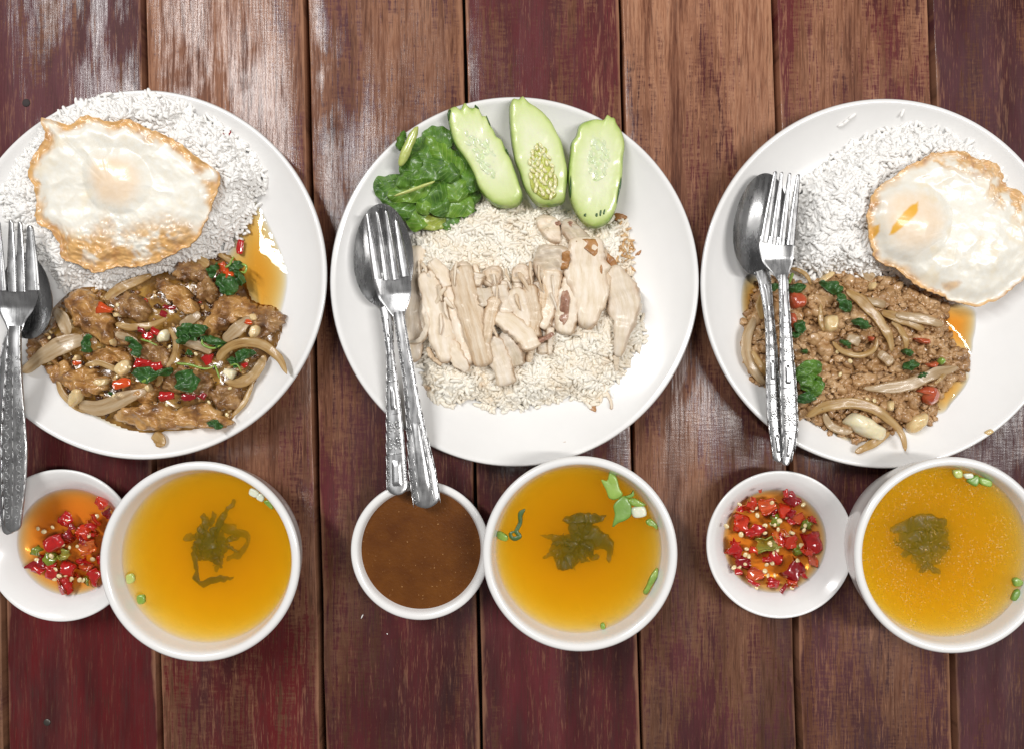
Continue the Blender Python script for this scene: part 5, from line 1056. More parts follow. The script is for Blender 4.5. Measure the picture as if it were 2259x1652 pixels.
ONR = [([(1035, 235), (1150, 325), (1255, 450), (1325, 560), (1350, 665)], [18, 25, 25, 20, 9], .0065, 'onion', "long straight onion strip down the middle of the mince"), ([(1345, 450), (1410, 520), (1440, 600), (1435, 655)], [12, 15, 14, 7], .0055, 'onion', "short hooked onion strip beside the long straight one"), ([(1275, 390), (1420, 440), (1570, 515)], [18, 26, 16], .006, 'onion', "brownish onion strip under the pale one below the egg"),
       ([(1370, 405), (1540, 435), (1700, 475)], [16, 25, 18], .008, 'pale_onion', "pale onion strip below the egg"), ([(935, 590), (1010, 660), (1130, 685), (1225, 635), (1245, 560)], [10, 13, 14, 13, 7], .006, 'onion', "curved onion ring piece cupping a basil scrap"), ([(1150, 912), (1340, 905), (1500, 870), (1650, 805), (1810, 770)], [12, 26, 28, 26, 14], .007, 'pale_onion', "long pale onion strip above the red tomato"),
       ([(755, 1105), (880, 1040), (1060, 1010), (1220, 1050), (1340, 1140), (1410, 1250), (1438, 1345)], [20, 27, 27, 26, 22, 15, 7], .0075, 'onion', "long bowed onion strip arching over the garlic clove"), ([(878, 1080), (915, 1160), (1000, 1205), (1080, 1205)], [14, 20, 18, 10], .0045, 'pale_onion', "short curved onion strip beside the big garlic clove"), ([(1095, 1350), (1210, 1290), (1330, 1215)], [16, 21, 14], .004, 'onion', "onion strip sticking out at the mince's lowest edge"),
       ([(405, 420), (345, 560), (350, 700), (410, 810), (475, 880)], [16, 24, 26, 24, 16], .005, 'pale_onion', "long onion strip along the outer edge by the spoon"), ([(385, 655), (430, 740), (480, 820)], [12, 18, 14], .0065, 'onion', "inner onion strip beside the spoon handle"), ([(655, 85), (740, 120), (795, 200)], [9, 12, 9], .006, 'onion', "thin brown onion strand below the rice"), ([(455, 260), (430, 350), (455, 440)], [12, 18, 12], .0055, 'onion', "short onion strip by the spoon neck"),
       ([(1255, 670), (1350, 745)], [20, 26], .0055, 'pale_onion', "greyish translucent onion bit in the mince centre"), ([(1110, 105), (1220, 165)], [20, 24], .0045, 'pale_onion', "grey onion bit at the rice edge by the egg"), ([(1150, 300), (1300, 340)], [14, 22], .004, 'pale_onion', "translucent onion bit under the long straight strip"), ([(1040, 560), (1130, 600)], [22, 26], .004, 'pale_onion', "translucent onion bit inside the curved ring piece"), ([(1640, 880), (1720, 800)], [8, 12], .0055, 'onion', "thin onion sliver above the red tomato"), ([(860, 330), (850, 440), (880, 520)], [8, 13, 10], .005, 'onion', "brown onion strand near the golden garlic")]
for i, (pt, wd_, lf, mt, lb) in enumerate(ONR):
    wd_ = [max(a, .5 * max(wd_)) for a in wd_]
    o = strip("onion_slice", Z6(pt), [a * .92 for a in wd_], .0018, on_r, lf * .8, MAT[mt], cup=.07, rough=.0005, rs=150, sd=i + 40, endpow=9, n=36, m=18, arch=.001, fibre=.0003, twist=random.uniform(-.25, .25)); tag(o, lb, "onion", "onion slices in the minced pork")
LFR = [(935, 215, 56, 24, .35, .0085, "basil leaf draped near the rice edge"), (1030, 320, 48, 28, 1.2, .0085, "basil leaf folding down beside the long onion"), (700, 225, 40, 24, -.1, .0075, "basil leaf beside the fork neck"), (1140, 468, 46, 16, .25, .0075, "thin basil leaf against the long onion strip"), (1035, 605, 36, 14, .7, .0075, "basil scrap in the curved onion ring piece"), (770, 790, 66, 40, -.4, .0085, "big upper basil leaf beside the fork handle"), (800, 880, 60, 44, .8, .008, "big lower basil leaf beside the fork handle"),
       (770, 965, 60, 24, -.3, .007, "basil leaf under the big pair by the fork"), (720, 490, 30, 24, .4, .0075, "basil scrap beside the fork near the tomato"), (680, 540, 22, 14, .1, .0065, "dark basil scrap against the fork handle"), (1485, 752, 36, 22, -.1, .008, "basil leaf near the pale onion's upper side"), (1570, 815, 24, 12, -.4, .0085, "small basil strip touching the long pale onion"), (1460, 665, 24, 16, .4, .006, "dark basil scrap below the hooked onion"), (750, 660, 18, 12, 0, .006, "tiny dark basil scrap amid the mince"), (545, 215, 20, 30, 1.4, .005, "basil leaf between the spoon and the fork")]
for i, (x, y, l, wd_, az, lf, lb) in enumerate(LFR):
    p = Z6([(x, y)])[0]; o = sheet("basil_leaf", p[0], p[1], l, wd_, az, on_r, lf, MAT['basil'] if i not in (5, 6) else MAT['greens'], crumple=.0030, cs=180, droop=.0022, wavy=.0012, sd=i + 70, nu=22, nv=16); tag(o, lb, "basil leaf", "basil leaves in the minced pork")
o = strip("herb_sprig", Z6([(636, 195), (665, 118)]), [7, 9], .002, on_r, .009, MAT['stem'], n=10, m=8); tag(o, "bright green stem sticking out beside the fork neck", "herb sprig")
o = pad("herb_sprig", Z6(ell_outline(1685, 728, 44, 56, .2)), on_r, .006, .0035, MAT['stem'], n=24, nr=6); tag(o, "bright green stem cut near the long pale onion", "herb sprig")
GAR = [([(872, 440), (910, 412), (965, 415), (972, 470), (950, 520), (890, 525)], .005, 'garlic', "golden garlic clove in the middle of the mince"), ([(1008, 1140), (1080, 1080), (1160, 1100), (1240, 1150), (1298, 1195), (1280, 1268), (1200, 1258), (1110, 1225), (1060, 1180)], .0075, 'pale_garlic', "big pale garlic clove under the bowed onion"), ([(1450, 1170), (1490, 1110), (1580, 1080), (1585, 1140), (1530, 1205), (1470, 1215)], .005, 'garlic', "oval garlic slice at the mince's lower edge"), ([(850, 165), (900, 115), (945, 110), (930, 150), (870, 190)], .004, 'garlic', "garlic sliver at the rice edge"), ([(1310, 1010), (1350, 1000), (1350, 1060), (1315, 1060)], .0035, 'garlic', "small garlic bit below the long pale onion"), ([(1190, 190), (1230, 180), (1230, 225), (1195, 235)], .0035, 'garlic', "small garlic bit near the egg's lower corner")]
for i, (ol, h, mt, lb) in enumerate(GAR):
    o = pad("garlic_clove", Z6(ol), on_r, .003, h, MAT[mt], n=40, nr=9, rough=.0007, rs=220, sd=i + 33, power=3.2, sink=.003); tag(o, lb, "garlic", "garlic pieces in the minced pork")
TOM = [([(640, 270), (700, 245), (760, 300), (740, 350), (660, 360)], "brown-red tomato piece beside the fork"), ([(635, 400), (670, 400), (690, 460), (660, 500), (635, 460)], "small red tomato bit below the brown-red one"), ([(1515, 930), (1580, 900), (1650, 910), (1670, 960), (1640, 1020), (1570, 1010), (1560, 950)], "bright red tomato piece under the long pale onion"), ([(1185, 560), (1215, 560), (1210, 590), (1188, 588)], "tiny red chilli fleck inside the curved onion"), ([(1500, 570), (1590, 570), (1600, 615), (1540, 600)], "orange tomato skin right of the hooked onion"), ([(1590, 740), (1660, 730), (1640, 770), (1595, 765)], "orange-red skin bit by the cut green stem")]
for i, (ol, lb) in enumerate(TOM):
    o = pad("tomato_piece", Z6(ol), on_r, .003, .0045, MAT['tomato'], n=36, nr=8, rough=.0012, rs=260, sd=i + 53, sink=.003); tag(o, lb, "tomato", "tomato pieces in the minced pork")
for i, (x, y) in enumerate(((710, 762), (992, 815), (975, 660), (1228, 995), (1060, 725), (1180, 985))):
    c = to_world([Z6([(x, y)])[0]], on_r, .0042)[0]; tag(seed("chilli_seed", c, .0017, MAT['seed'], sd=i + 20), "pale chilli seed on the minced pork", "seed", "seeds on the minced pork")
o = pad("rim_crumb", Z6([(1985, 1215), (2030, 1190), (2052, 1210), (2010, 1235)]), lambda x, y: 0 * x + .0238, 0, .0012, MAT['garlic'], n=20, nr=4); tag(o, "pale food crumb on the rim of the minced pork plate", "crumb")
#--SECTION-CHILLI
# ------------------------------------------------------------------ chillies in the saucers
def dish_floor(b):
    o, c, R = b; pc = open_curve(CD_IN, 60)
    return lambda x, y: np.interp(np.hypot(x - c[0], y - c[1]), pc[:, 0] * R, pc[:, 1] * DISH_R)
DL = Z7
CHD_L = [(445, 490, 100, 95, .8, 'red_chilli', 'red chilli ring nearest the amber sauce pool'), (640, 500, 110, 70, .9, 'orange_chilli', 'orange-red curled chilli near the soup bowl'), (685, 380, 120, 50, .5, 'orange_chilli', 'topmost orange chilli strip with a green stub'), (560, 580, 100, 90, .4, 'orange_chilli', 'orange chilli ring in the middle of the heap'), (590, 670, 120, 90, -.2, 'orange_chilli', 'open orange chilli half above the seed ring'), (380, 640, 130, 100, -.4, 'red_chilli', 'broad red chilli half on the near side'), (260, 790, 110, 110, .8, 'dark_chilli', 'dark red chilli chunk at the sauce edge'), (575, 785, 110, 80, .1, 'red_chilli', 'chilli ring filled with pale seeds'), (470, 820, 120, 80, .3, 'red_chilli', 'red chilli piece below the seed ring'), (640, 870, 110, 100, .5, 'red_chilli', 'red chilli chunk against the soup bowl'), (445, 930, 80, 130, 1.2, 'red_chilli', 'lowest pointed red chilli tip'), (365, 850, 80, 70, .2, 'red_chilli', 'small pinkish chilli bit by the green slice'), (720, 450, 80, 90, 1.1, 'dark_chilli', 'dark chilli piece under the soup bowl rim'), (470, 600, 90, 70, .6, 'dark_chilli', 'dark chilli piece between the red ones'), (350, 745, 90, 80, .3, 'green_chilli', 'yellow-green chilli slice amid the red ones'), (255, 700, 70, 55, .4, 'green_chilli', 'dark green chilli stub at the heap edge'), (430, 720, 70, 60, .2, 'green_chilli', 'green chilli bit beside the yellow-green slice'), (690, 760, 80, 70, .8, 'red_chilli', 'red chilli bit tucked beneath the bowl'), (590, 900, 70, 50, .2, 'green_chilli', 'yellowish chilli bit in the lower sauce')]
CHD_R = [(395, 390, 100, 100, .6, 'orange_chilli', 'orange chilli half at the upper edge'), (520, 390, 130, 90, -.2, 'red_chilli', 'glossy red chilli half near the top'), (680, 350, 130, 80, .5, 'dark_chilli', 'dark red chilli wedge at the top'), (640, 430, 120, 80, .2, 'orange_chilli', 'orange seedy chilli half near the top wedge'), (720, 470, 90, 70, -.6, 'red_chilli', 'red chilli curl below the top wedge'), (340, 510, 110, 110, .3, 'orange_chilli', 'round orange chilli ring at the outer side'), (445, 570, 140, 110, -.4, 'red_chilli', 'large bright red chilli in the upper middle'), (600, 590, 100, 80, 1.0, 'orange_chilli', 'small orange chilli curl at the centre'), (665, 620, 90, 120, 1.2, 'orange_chilli', 'orange chilli petal right of centre'), (815, 640, 110, 160, 1.3, 'red_chilli', 'long red chilli along the inner edge'), (820, 750, 90, 110, 1.5, 'red_chilli', 'red chilli below the long one'), (290, 690, 120, 110, .5, 'red_chilli', 'red chilli half with folded lip'), (350, 780, 150, 90, .1, 'dark_chilli', 'dark wet chilli half at the lower outer side'), (440, 850, 130, 100, .2, 'red_chilli', 'bright red chilli cap at the lower side'), (570, 740, 130, 90, .4, 'red_chilli', 'red chilli half in the lower middle'), (700, 830, 140, 140, .7, 'dark_chilli', 'deep crimson chilli block low in the saucer'), (690, 920, 80, 60, 0, 'orange_chilli', 'orange chilli tip at the very bottom'), (560, 920, 90, 60, .2, 'red_chilli', 'red chilli scrap under the bottom seeds'), (570, 490, 80, 80, .2, 'green_chilli', 'green chilli stub at the centre top'), (520, 650, 170, 90, -.2, 'green_chilli', 'pale green chilli strip across the centre'), (780, 520, 90, 60, .3, 'green_chilli', 'green chilli bit by the small red chip'), (815, 485, 70, 40, .3, 'red_chilli', 'small triangular red chip at the inner edge'), (465, 290, 26, 26, 0, 'red_chilli', 'tiny red bead alone at the top'), (730, 690, 80, 60, .3, 'green_chilli', 'dark seedy green bit in the lower middle'), (420, 700, 90, 60, .5, 'orange_chilli', 'orange translucent bit beside the green strip')]
for side, (lst, Z, b, pre) in enumerate(((CHD_L, Z7, dishes[0], "saucer under the fork tip"), (CHD_R, Z9, dishes[1], "saucer beside the cloudy soup"))):
    fl = dish_floor(b); rr = random.Random(40 + side)
    for i, (x, y, w_, h_, az, mt, lb) in enumerate(lst):
        p = Z([(x, y)])[0]; c = to_world([p], fl, .0066 + .0014 * rr.random())[0]; big, sml = max(w_, h_) / 3.077 * S(.012), min(w_, h_) / 3.077 * S(.012)
        az2 = az; mt = 'redorange_chilli' if mt == 'orange_chilli' else mt
        arc = rr.choice([2.6, 3.2, 3.8, 5.6])
        o = shell("chilli_piece", c, big * .84, sml * .56, arc, -az2, rr.uniform(-.35, .35), rr.uniform(-.7, .7) + (3.14 if i % 3 == 1 else 0), MAT[mt], taper=rr.uniform(0, .4), wall=.0009, sd=i + 30 * side, squash=.75, rough=.0011)
        tag(o, lb + ", " + pre.replace("saucer", "in the saucer"), "chilli", "chopped chillies, " + pre)
    for q in range(18 if side else 12):                    # finely chopped scraps
        base_ = lst[q % len(lst)]; p = Z([(base_[0] + rr.uniform(-70, 70), base_[1] + rr.uniform(-70, 70))])[0]
        if not side and p[0] > 212: continue
        c = to_world([p], fl, .0085 + .0016 * rr.random())[0]
        o = shell("chilli_scrap", c, rr.uniform(.004, .007), rr.uniform(.0016, .0026), rr.choice([2.4, 3.2, 5.0]), rr.uniform(0, 6), rr.uniform(-.4, .4), rr.uniform(-1, 1), MAT[rr.choice(['red_chilli', 'red_chilli', 'redorange_chilli', 'dark_chilli'])], taper=.4, sd=q + 500, squash=.7, rough=.0008)
        tag(o, "small chopped red chilli scrap in the " + pre, "chilli", "chilli scraps, " + pre)
    k = 46 if side else 26
    cen = np.array(Z([(550, 640)])[0] if side else Z([(500, 690)])[0])
    for q in range(k):
        a = rr.uniform(0, 6.28); r = (rr.random() ** .6) * (112 if side else 92)
        px, py = cen[0] + math.cos(a) * r, cen[1] + math.sin(a) * r
        if not side and px > 214: px = 214 - (px - 214) * .7
        c = to_world([(px, py)], fl, rr.uniform(.0076, .0108) if r < 85 else .0070)[0]
        tag(seed("chilli_seed", c, rr.uniform(.0014, .0020), MAT['seed'], sd=q + 100 * side), "pale round chilli seed in the " + pre, "seed", "chilli seeds, " + pre)

# ------------------------------------------------------------------ things in the soups
def flat(z): return lambda x, y: 0 * x + z
def weeds(strands, Z, depth, label, sd, mat='seaweed', th=.0006):
    c = to_world(Z([strands[0][0][0]]), flat(LV - depth))[0]
    root = thing("seaweed", tuple(map(float, c)), label, "seaweed", "seaweed in the soups")
    strands = [(pt, [w_ * .85 for w_ in wd_]) for pt, wd_ in strands]; rr = random.Random(sd)
    mid = np.mean([p for pt, _ in strands for p in pt], 0)
    for k in range(16):                                   # ragged shreds round the clump
        a = rr.uniform(0, 6.28); r0 = rr.uniform(0, 120); p = np.array([mid[0] + r0 * math.cos(a), mid[1] + r0 * math.sin(a)]); a += rr.uniform(-.8, .8); line = [tuple(p)]
        for q in range(4):
            a += rr.uniform(-.8, .8); p = p + rr.uniform(18, 38) * np.array([math.cos(a), math.sin(a)]); line.append(tuple(p))
        strands.append((line, [rr.uniform(4, 9), rr.uniform(8, 18), rr.uniform(8, 16), rr.uniform(3, 7)]))
    for i, (pt, wd_) in enumerate(strands):
        strip("strand", Z(pt), wd_, th, flat(LV - depth - .0014 * (i % 4)), 0, MAT[mat], root, rough=.0024, rs=260, sd=sd + i, n=26, m=8, twist=.5, arch=.001)
weeds([([(1380, 440), (1395, 540), (1350, 640)], [10, 14, 16]), ([(1600, 350), (1520, 460), (1470, 560), (1420, 650)], [10, 14, 18, 22]), ([(1235, 610), (1330, 600), (1450, 600)], [18, 16, 24]), ([(1480, 520), (1600, 560), (1680, 610), (1640, 700), (1540, 760)], [30, 22, 18, 16, 16]), ([(1310, 640), (1330, 760), (1350, 910), (1460, 890), (1590, 870)], [18, 16, 16, 16, 16]), ([(1350, 560), (1420, 660), (1440, 760)], [40, 52, 40]), ([(1300, 700), (1420, 720), (1540, 640)], [30, 36, 30]), ([(1480, 560), (1500, 660), (1440, 740)], [30, 36, 30])], Z7, .0068, "tangled dark seaweed strands sunk in the clear broth", 3)
weeds([([(1420, 430), (1540, 425), (1690, 415)], [20, 30, 12]), ([(1480, 470), (1600, 520), (1700, 600), (1700, 685)], [34, 44, 36, 12]), ([(1350, 540), (1480, 560), (1620, 560)], [16, 40, 44]), ([(1340, 600), (1440, 640), (1560, 620)], [30, 40, 40]), ([(1370, 690), (1440, 690), (1520, 640)], [24, 34, 30]), ([(1500, 440), (1480, 560), (1420, 680)], [26, 34, 30]), ([(1600, 480), (1560, 600), (1480, 690)], [30, 36, 24])], Z8, .0068, "dark leafy seaweed clump sunk below the floating herb", 13)
weeds([([(1350, 560), (1480, 520), (1620, 500), (1720, 520)], [18, 36, 40, 26]), ([(1400, 620), (1540, 590), (1740, 600)], [20, 44, 40]), ([(1430, 680), (1560, 660), (1750, 680)], [20, 44, 40]), ([(1480, 760), (1580, 740), (1700, 740)], [20, 44, 34]), ([(1540, 840), (1600, 800), (1690, 840)], [10, 30, 16]), ([(1480, 490), (1560, 640), (1600, 800)], [30, 44, 34]), ([(1680, 500), (1680, 640), (1640, 780)], [30, 44, 34])], Z9, .0052, "dark seaweed clump sunk in the cloudy soup", 23)
def bit(name, ol, lift, h, mt, lb, cat, grp, z=LV):
    o = pad(name, ol, flat(z), lift, h, MAT[mt], n=36, nr=6, power=6, rough=.0003, sink=.0010); tag(o, lb, cat, grp)
g = "scallion bits floating in the soups"
bit("scallion_bit", Z7([(1690, 310), (1705, 270), (1760, 300), (1740, 335)]), .0002, .0012, 'scallion', "pale scallion square at the far side of the clear broth", "scallion", g)
bit("scallion_bit", Z7([(1740, 340), (1765, 305), (1795, 330), (1780, 362)]), .0002, .0012, 'scallion', "second pale scallion square of the clear broth's pair", "scallion", g)
bit("scallion_bit", Z7([(1790, 360), (1830, 355), (1855, 405), (1835, 410)]), .0002, .0008, 'stem', "green scallion sliver beside the pale pair", "scallion", g)
bit("scallion_bit", Z7([(858, 860), (905, 850), (915, 900), (870, 920)]), .0002, .0014, 'pale_stem', "larger green scallion bit on the near side of the clear broth", "scallion", g)
bit("scallion_bit", Z7([(932, 1000), (980, 995), (985, 1045), (940, 1055)]), .0002, .0012, 'stem', "lower small green scallion bit in the clear broth", "scallion", g)
g2 = "herbs floating in the middle soup"
bit("herb_leaf", Z8([(1652, 190), (1690, 195), (1705, 142), (1745, 170), (1765, 240), (1785, 280), (1740, 310), (1700, 300), (1685, 260)]), .0004, .0006, 'bright_greens', "bright green herb leaf half floating in the middle soup", "herb leaf", g2)
bit("herb_leaf", Z8([(1730, 340), (1790, 285), (1830, 320), (1835, 400), (1800, 435), (1760, 450), (1722, 475), (1735, 400)]), .0003, .0006, 'greens', "darker herb leaf half with pointed tip", "herb leaf", g2)
bit("herb_leaf", Z8([(1800, 290), (1845, 270), (1848, 250), (1852, 285), (1825, 300)]), .0008, .0006, 'greens', "thin leaf shred beside the herb leaf", "herb leaf", g2)
bit("scallion_bit", Z8([(1810, 315), (1850, 300), (1922, 340), (1890, 352), (1840, 345)]), .0004, .0014, 'stem', "green scallion slice above the white cube", "scallion", g2)
bit("scallion_bit", Z8([(1840, 360), (1912, 350), (1925, 405), (1850, 418)]), .0003, .002, 'scallion', "white scallion cube beside the herb leaf", "scallion", g2)
bit("scallion_bit", Z8([(1922, 440), (1950, 425), (1990, 460), (1990, 492), (1960, 470), (1935, 465)]), .0002, .0012, 'stem', "small green scallion curl by the bowl wall", "scallion", g2)
bit("scallion_bit", Z8([(1020, 510), (1045, 500), (1090, 530), (1080, 560), (1030, 545)]), .0002, .0014, 'stem', "green scallion bit by the sauce bowl side", "scallion", g2)
bit("scallion_bit", Z8([(1975, 735), (1995, 722), (1995, 770), (1960, 830), (1930, 880), (1905, 870), (1925, 830), (1945, 780)]), .0002, .0012, 'stem', "long green scallion pair at the bowl's outer wall", "scallion", g2)
bit("scallion_bit", Z8([(1650, 1060), (1672, 1055), (1676, 1088), (1652, 1090)]), .0002, .001, 'stem', "tiny green scallion bit at the near wall", "scallion", g2)
o = strip("herb_leaf", Z8([(1195, 365), (1165, 400), (1165, 450), (1140, 500), (1160, 530), (1120, 545), (1105, 515), (1140, 495)]), [10, 14, 9, 9, 10, 9, 8, 6], .0008, flat(LV), -.0002, MAT['tea_leaf'], n=40, m=8, rough=.0005); tag(o, "dark twisted herb shred near the sauce bowl side", "herb leaf", g2)
g3 = "scallion bits in the cloudy soup"
bit("scallion_bit", Z9([(1775, 150), (1830, 145), (1838, 195), (1795, 200)]), .0002, .0014, 'pale_stem', "yellow-green scallion bit at the far wall of the cloudy soup", "scallion", g3, LV + .002)
bit("scallion_bit", Z9([(1850, 175), (1905, 170), (1910, 200), (1865, 205)]), .0002, .0012, 'scallion', "whitish scallion bit between two green ones", "scallion", g3, LV + .002)
bit("scallion_bit", Z9([(1872, 215), (1935, 180), (1955, 205), (1935, 258), (1890, 240)]), .0002, .0014, 'greens', "dark green scallion bit at the far wall", "scallion", g3, LV + .002)
bit("scallion_bit", Z9([(1960, 195), (2035, 220), (2030, 262), (1958, 240)]), .0002, .0014, 'bright_greens', "bright green scallion bit next to the dark one", "scallion", g3, LV + .002)
bit("scallion_bit", Z9([(2180, 890), (2210, 875), (2250, 900), (2240, 930), (2195, 935)]), .0002, .0014, 'stem', "green scallion bit at the outer wall", "scallion", g3, LV + .002)
bit("scallion_bit", Z9([(2195, 965), (2230, 960), (2215, 1030), (2172, 1025)]), .0002, .0014, 'greens', "darker scallion bit below the outer one", "scallion", g3, LV + .002)
for i, (x, y) in enumerate(((208, 1015), (360, 1120))):
    p = Z8([(x, y)])[0]; c = to_world([p], flat(0), .0005)[0]; b = Bag(); b.ell(c, (.0006 + .0012 * (i == 0), .0004, .0003), 1.1 + i, nu=8, nv=6); tag(b.build("crumb", MAT['rice']), "tiny white crumb on the planks below the sauce bowl", "crumb", "crumbs on the table")
#--SECTION-CUTLERY
# ------------------------------------------------------------------ cutlery
ST = MAT['steel']
def w_at(px, z):  # pixel -> world at height z
    x, y = P(px[0], px[1], z); return np.array([float(x), float(y), float(z)])
def bar(name, pts, widths, zs, thick, parent, n=50, m=16, dome=0.25, box=3.5, endpow=14.0):
    """a flat forged bar through pixel points with its height along it"""
    q = np.linspace(0, 1, n); s = 1 - (1 - q) ** 1.7; fine = open_curve(pts, 400); pc = np.column_stack([np.interp(s, np.linspace(0, 1, 400), fine[:, k_]) for k_ in (0, 1)]); z = np.interp(s, np.linspace(0, 1, len(zs)), zs)
    k = np.ones(5) / 5; zp = np.concatenate([[z[0]] * 2, z, [z[-1]] * 2]); z = np.convolve(zp, k, 'valid')
    x, y = P(pc[:, 0], pc[:, 1], z); c = np.column_stack([x, y, z])
    tan = np.gradient(c, axis=0); tan /= np.linalg.norm(tan, axis=1)[:, None]; side = np.cross([0, 0, 1.0], tan); side /= np.linalg.norm(side, axis=1)[:, None]; up = np.cross(tan, side)
    w_ = np.interp(s, np.linspace(0, 1, len(widths)), widths) * S(.03) / 2; Lb = np.linalg.norm(c[1:] - c[:-1], axis=1).sum(); s0 = 1 - min(.3, w_[-1] / Lb); cap = np.sqrt(np.clip(1 - (np.clip(s - s0, 0, 1) / (1 - s0)) ** 2.2, .0004, 1))
    a = np.linspace(0, 2 * math.pi, m, endpoint=False); cx = np.sign(np.cos(a)) * np.abs(np.cos(a)) ** (2 / box); cz = np.sign(np.sin(a)) * np.abs(np.sin(a)) ** (2 / box)
    v = c[:, None] + side[:, None] * (w_ * cap)[:, None, None] * cx[None, :, None] + up[:, None] * (thick / 2 * cz[None] + dome * thick * (1 - cx[None] ** 2) * (cz[None] > 0))[..., None]
    v = v.reshape(-1, 3); v = np.concatenate([v, v[:m].mean(0)[None], v[-m:].mean(0)[None]])
    f = [grid_faces(n, m, wrap_v=True), fan(n * m, np.arange(m)), fan(n * m + 1, (n - 1) * m + np.arange(m), True)]
    ob = mk(name, v, f, ST, parent, auto=50)
    def frame(t, u):  # point on the upper face: t along, u across (-1..1)
        p = np.array([np.interp(t, s, c[:, q]) for q in range(3)]); sd_ = np.array([np.interp(t, s, side[:, q]) for q in range(3)]); upv = np.array([np.interp(t, s, up[:, q]) for q in range(3)])
        ww = float(np.interp(t, s, w_ * cap)); tv = np.array([np.interp(t, s, tan[:, q]) for q in range(3)])
        return p + sd_ * ww * u + upv * (thick / 2 + dome * thick * (1 - u * u)), math.atan2(tv[1], tv[0]), ww
    return ob, frame
def beads(parent, frame, t0, t1, u=.8, step=.0016, r=.00055, name="bead_border"):
    b = Bag(); L = np.linalg.norm(frame(t0, 0)[0] - frame(t1, 0)[0]); k = max(3, int(L / step))
    for t in np.linspace(t0, t1, k):
        for q in (-u, u):
            p, az, w_ = frame(t, q); b.ell(p, (r, r, r * .8), nu=6, nv=5)
    o = b.build(name, ST, parent); o["kind"] = "stuff"
def ridge(parent, frame, t0, t1, u, r=.0004, name="raised_line"):
    b = Bag()
    ts = np.linspace(t0, t1, 16)
    for q in (-u, u):
        for a, c in zip(ts[:-1], ts[1:]):
            p, az, _ = frame((a + c) / 2, q); L = np.linalg.norm(frame(a, q)[0] - frame(c, q)[0]); b.ell(p, (L * .62, r, r), az, nu=8, nv=5)
    o = b.build(name, ST, parent); o["kind"] = "stuff"
def panel(parent, frame, t0, t1, u=.55, hgt=.0005, name="raised_panel"):
    n, m = 14, 9; ts = np.linspace(t0, t1, n); us = np.linspace(-u, u, m); v = []
    for i, t in enumerate(ts):
        for j, q in enumerate(us):
            e = min(i, n - 1 - i, 2) / 2 * min(j, m - 1 - j, 2) / 2; p = frame(t, q)[0]; v.append(p + np.array([0, 0, -.0002 + (hgt + .0002) * e]))
    return mk(name, np.array(v), grid_faces(n, m), ST, parent)
def cross_bar(parent, frame, t, r=.0005, u=.85, name="cross_ridge"):
    b = Bag(); p, az, w_ = frame(t, 0); b.ell(p, (r, w_ * u, r * .9), az, nu=10, nv=6); b.build(name, ST, parent)
def flower(parent, frame, t, size=.8, name="flower_relief"):
    b = Bag(); p, az, w_ = frame(t, 0); R = w_ * size
    b.ell(p + np.array([0, 0, .0002]), (R * .24, R * .24, .0006), nu=8, nv=6)
    for k in range(9):
        a = az + 2 * math.pi * k / 9; st = 1.15 if k % 2 == 0 else .85
        b.ell(p + np.array([math.cos(a) * R * .58 * st, math.sin(a) * R * .58 * st, .00005]), (R * .34 * st, R * .13, .0005), a, nu=8, nv=5)
    for k in (-1, 1):
        for q in (-.55, .55):
            pp, _, _ = frame(min(.985, max(.02, t + k * .028)), q); b.ell(pp, (R * .22, R * .22, .0005), nu=7, nv=5)
    o = b.build(name, ST, parent); o["kind"] = "stuff"
def scrolls(parent, frame, t0, t1, n, name="scroll_relief"):
    b = Bag()
    for i, t in enumerate(np.linspace(t0, t1, n)):
        for q in (-.48, .48):
            p, az, w_ = frame(t, q); R = w_ * .26; sg = 1 if (i + (q > 0)) % 2 else -1
            for k in range(14):
                a = az + sg * (k / 13 * 4.6) + (0 if q > 0 else math.pi); rr = R * (1 - .6 * k / 13)
                b.ell(p + np.array([math.cos(a) * rr, math.sin(a) * rr, .0001]), (R * .17, R * .17, .00045 * (1 - .3 * k / 13)), nu=6, nv=5)
            pp, az2, _ = frame(min(.99, t + .5 * (t1 - t0) / n), q * 1.1); b.ell(pp, (R * .55, R * .16, .0004), az2 + sg * .8, nu=7, nv=5)
    o = b.build(name, ST, parent); o["kind"] = "stuff"
    ridge(parent, frame, t0 - .03, t1, .0, .00035, "middle_rib")
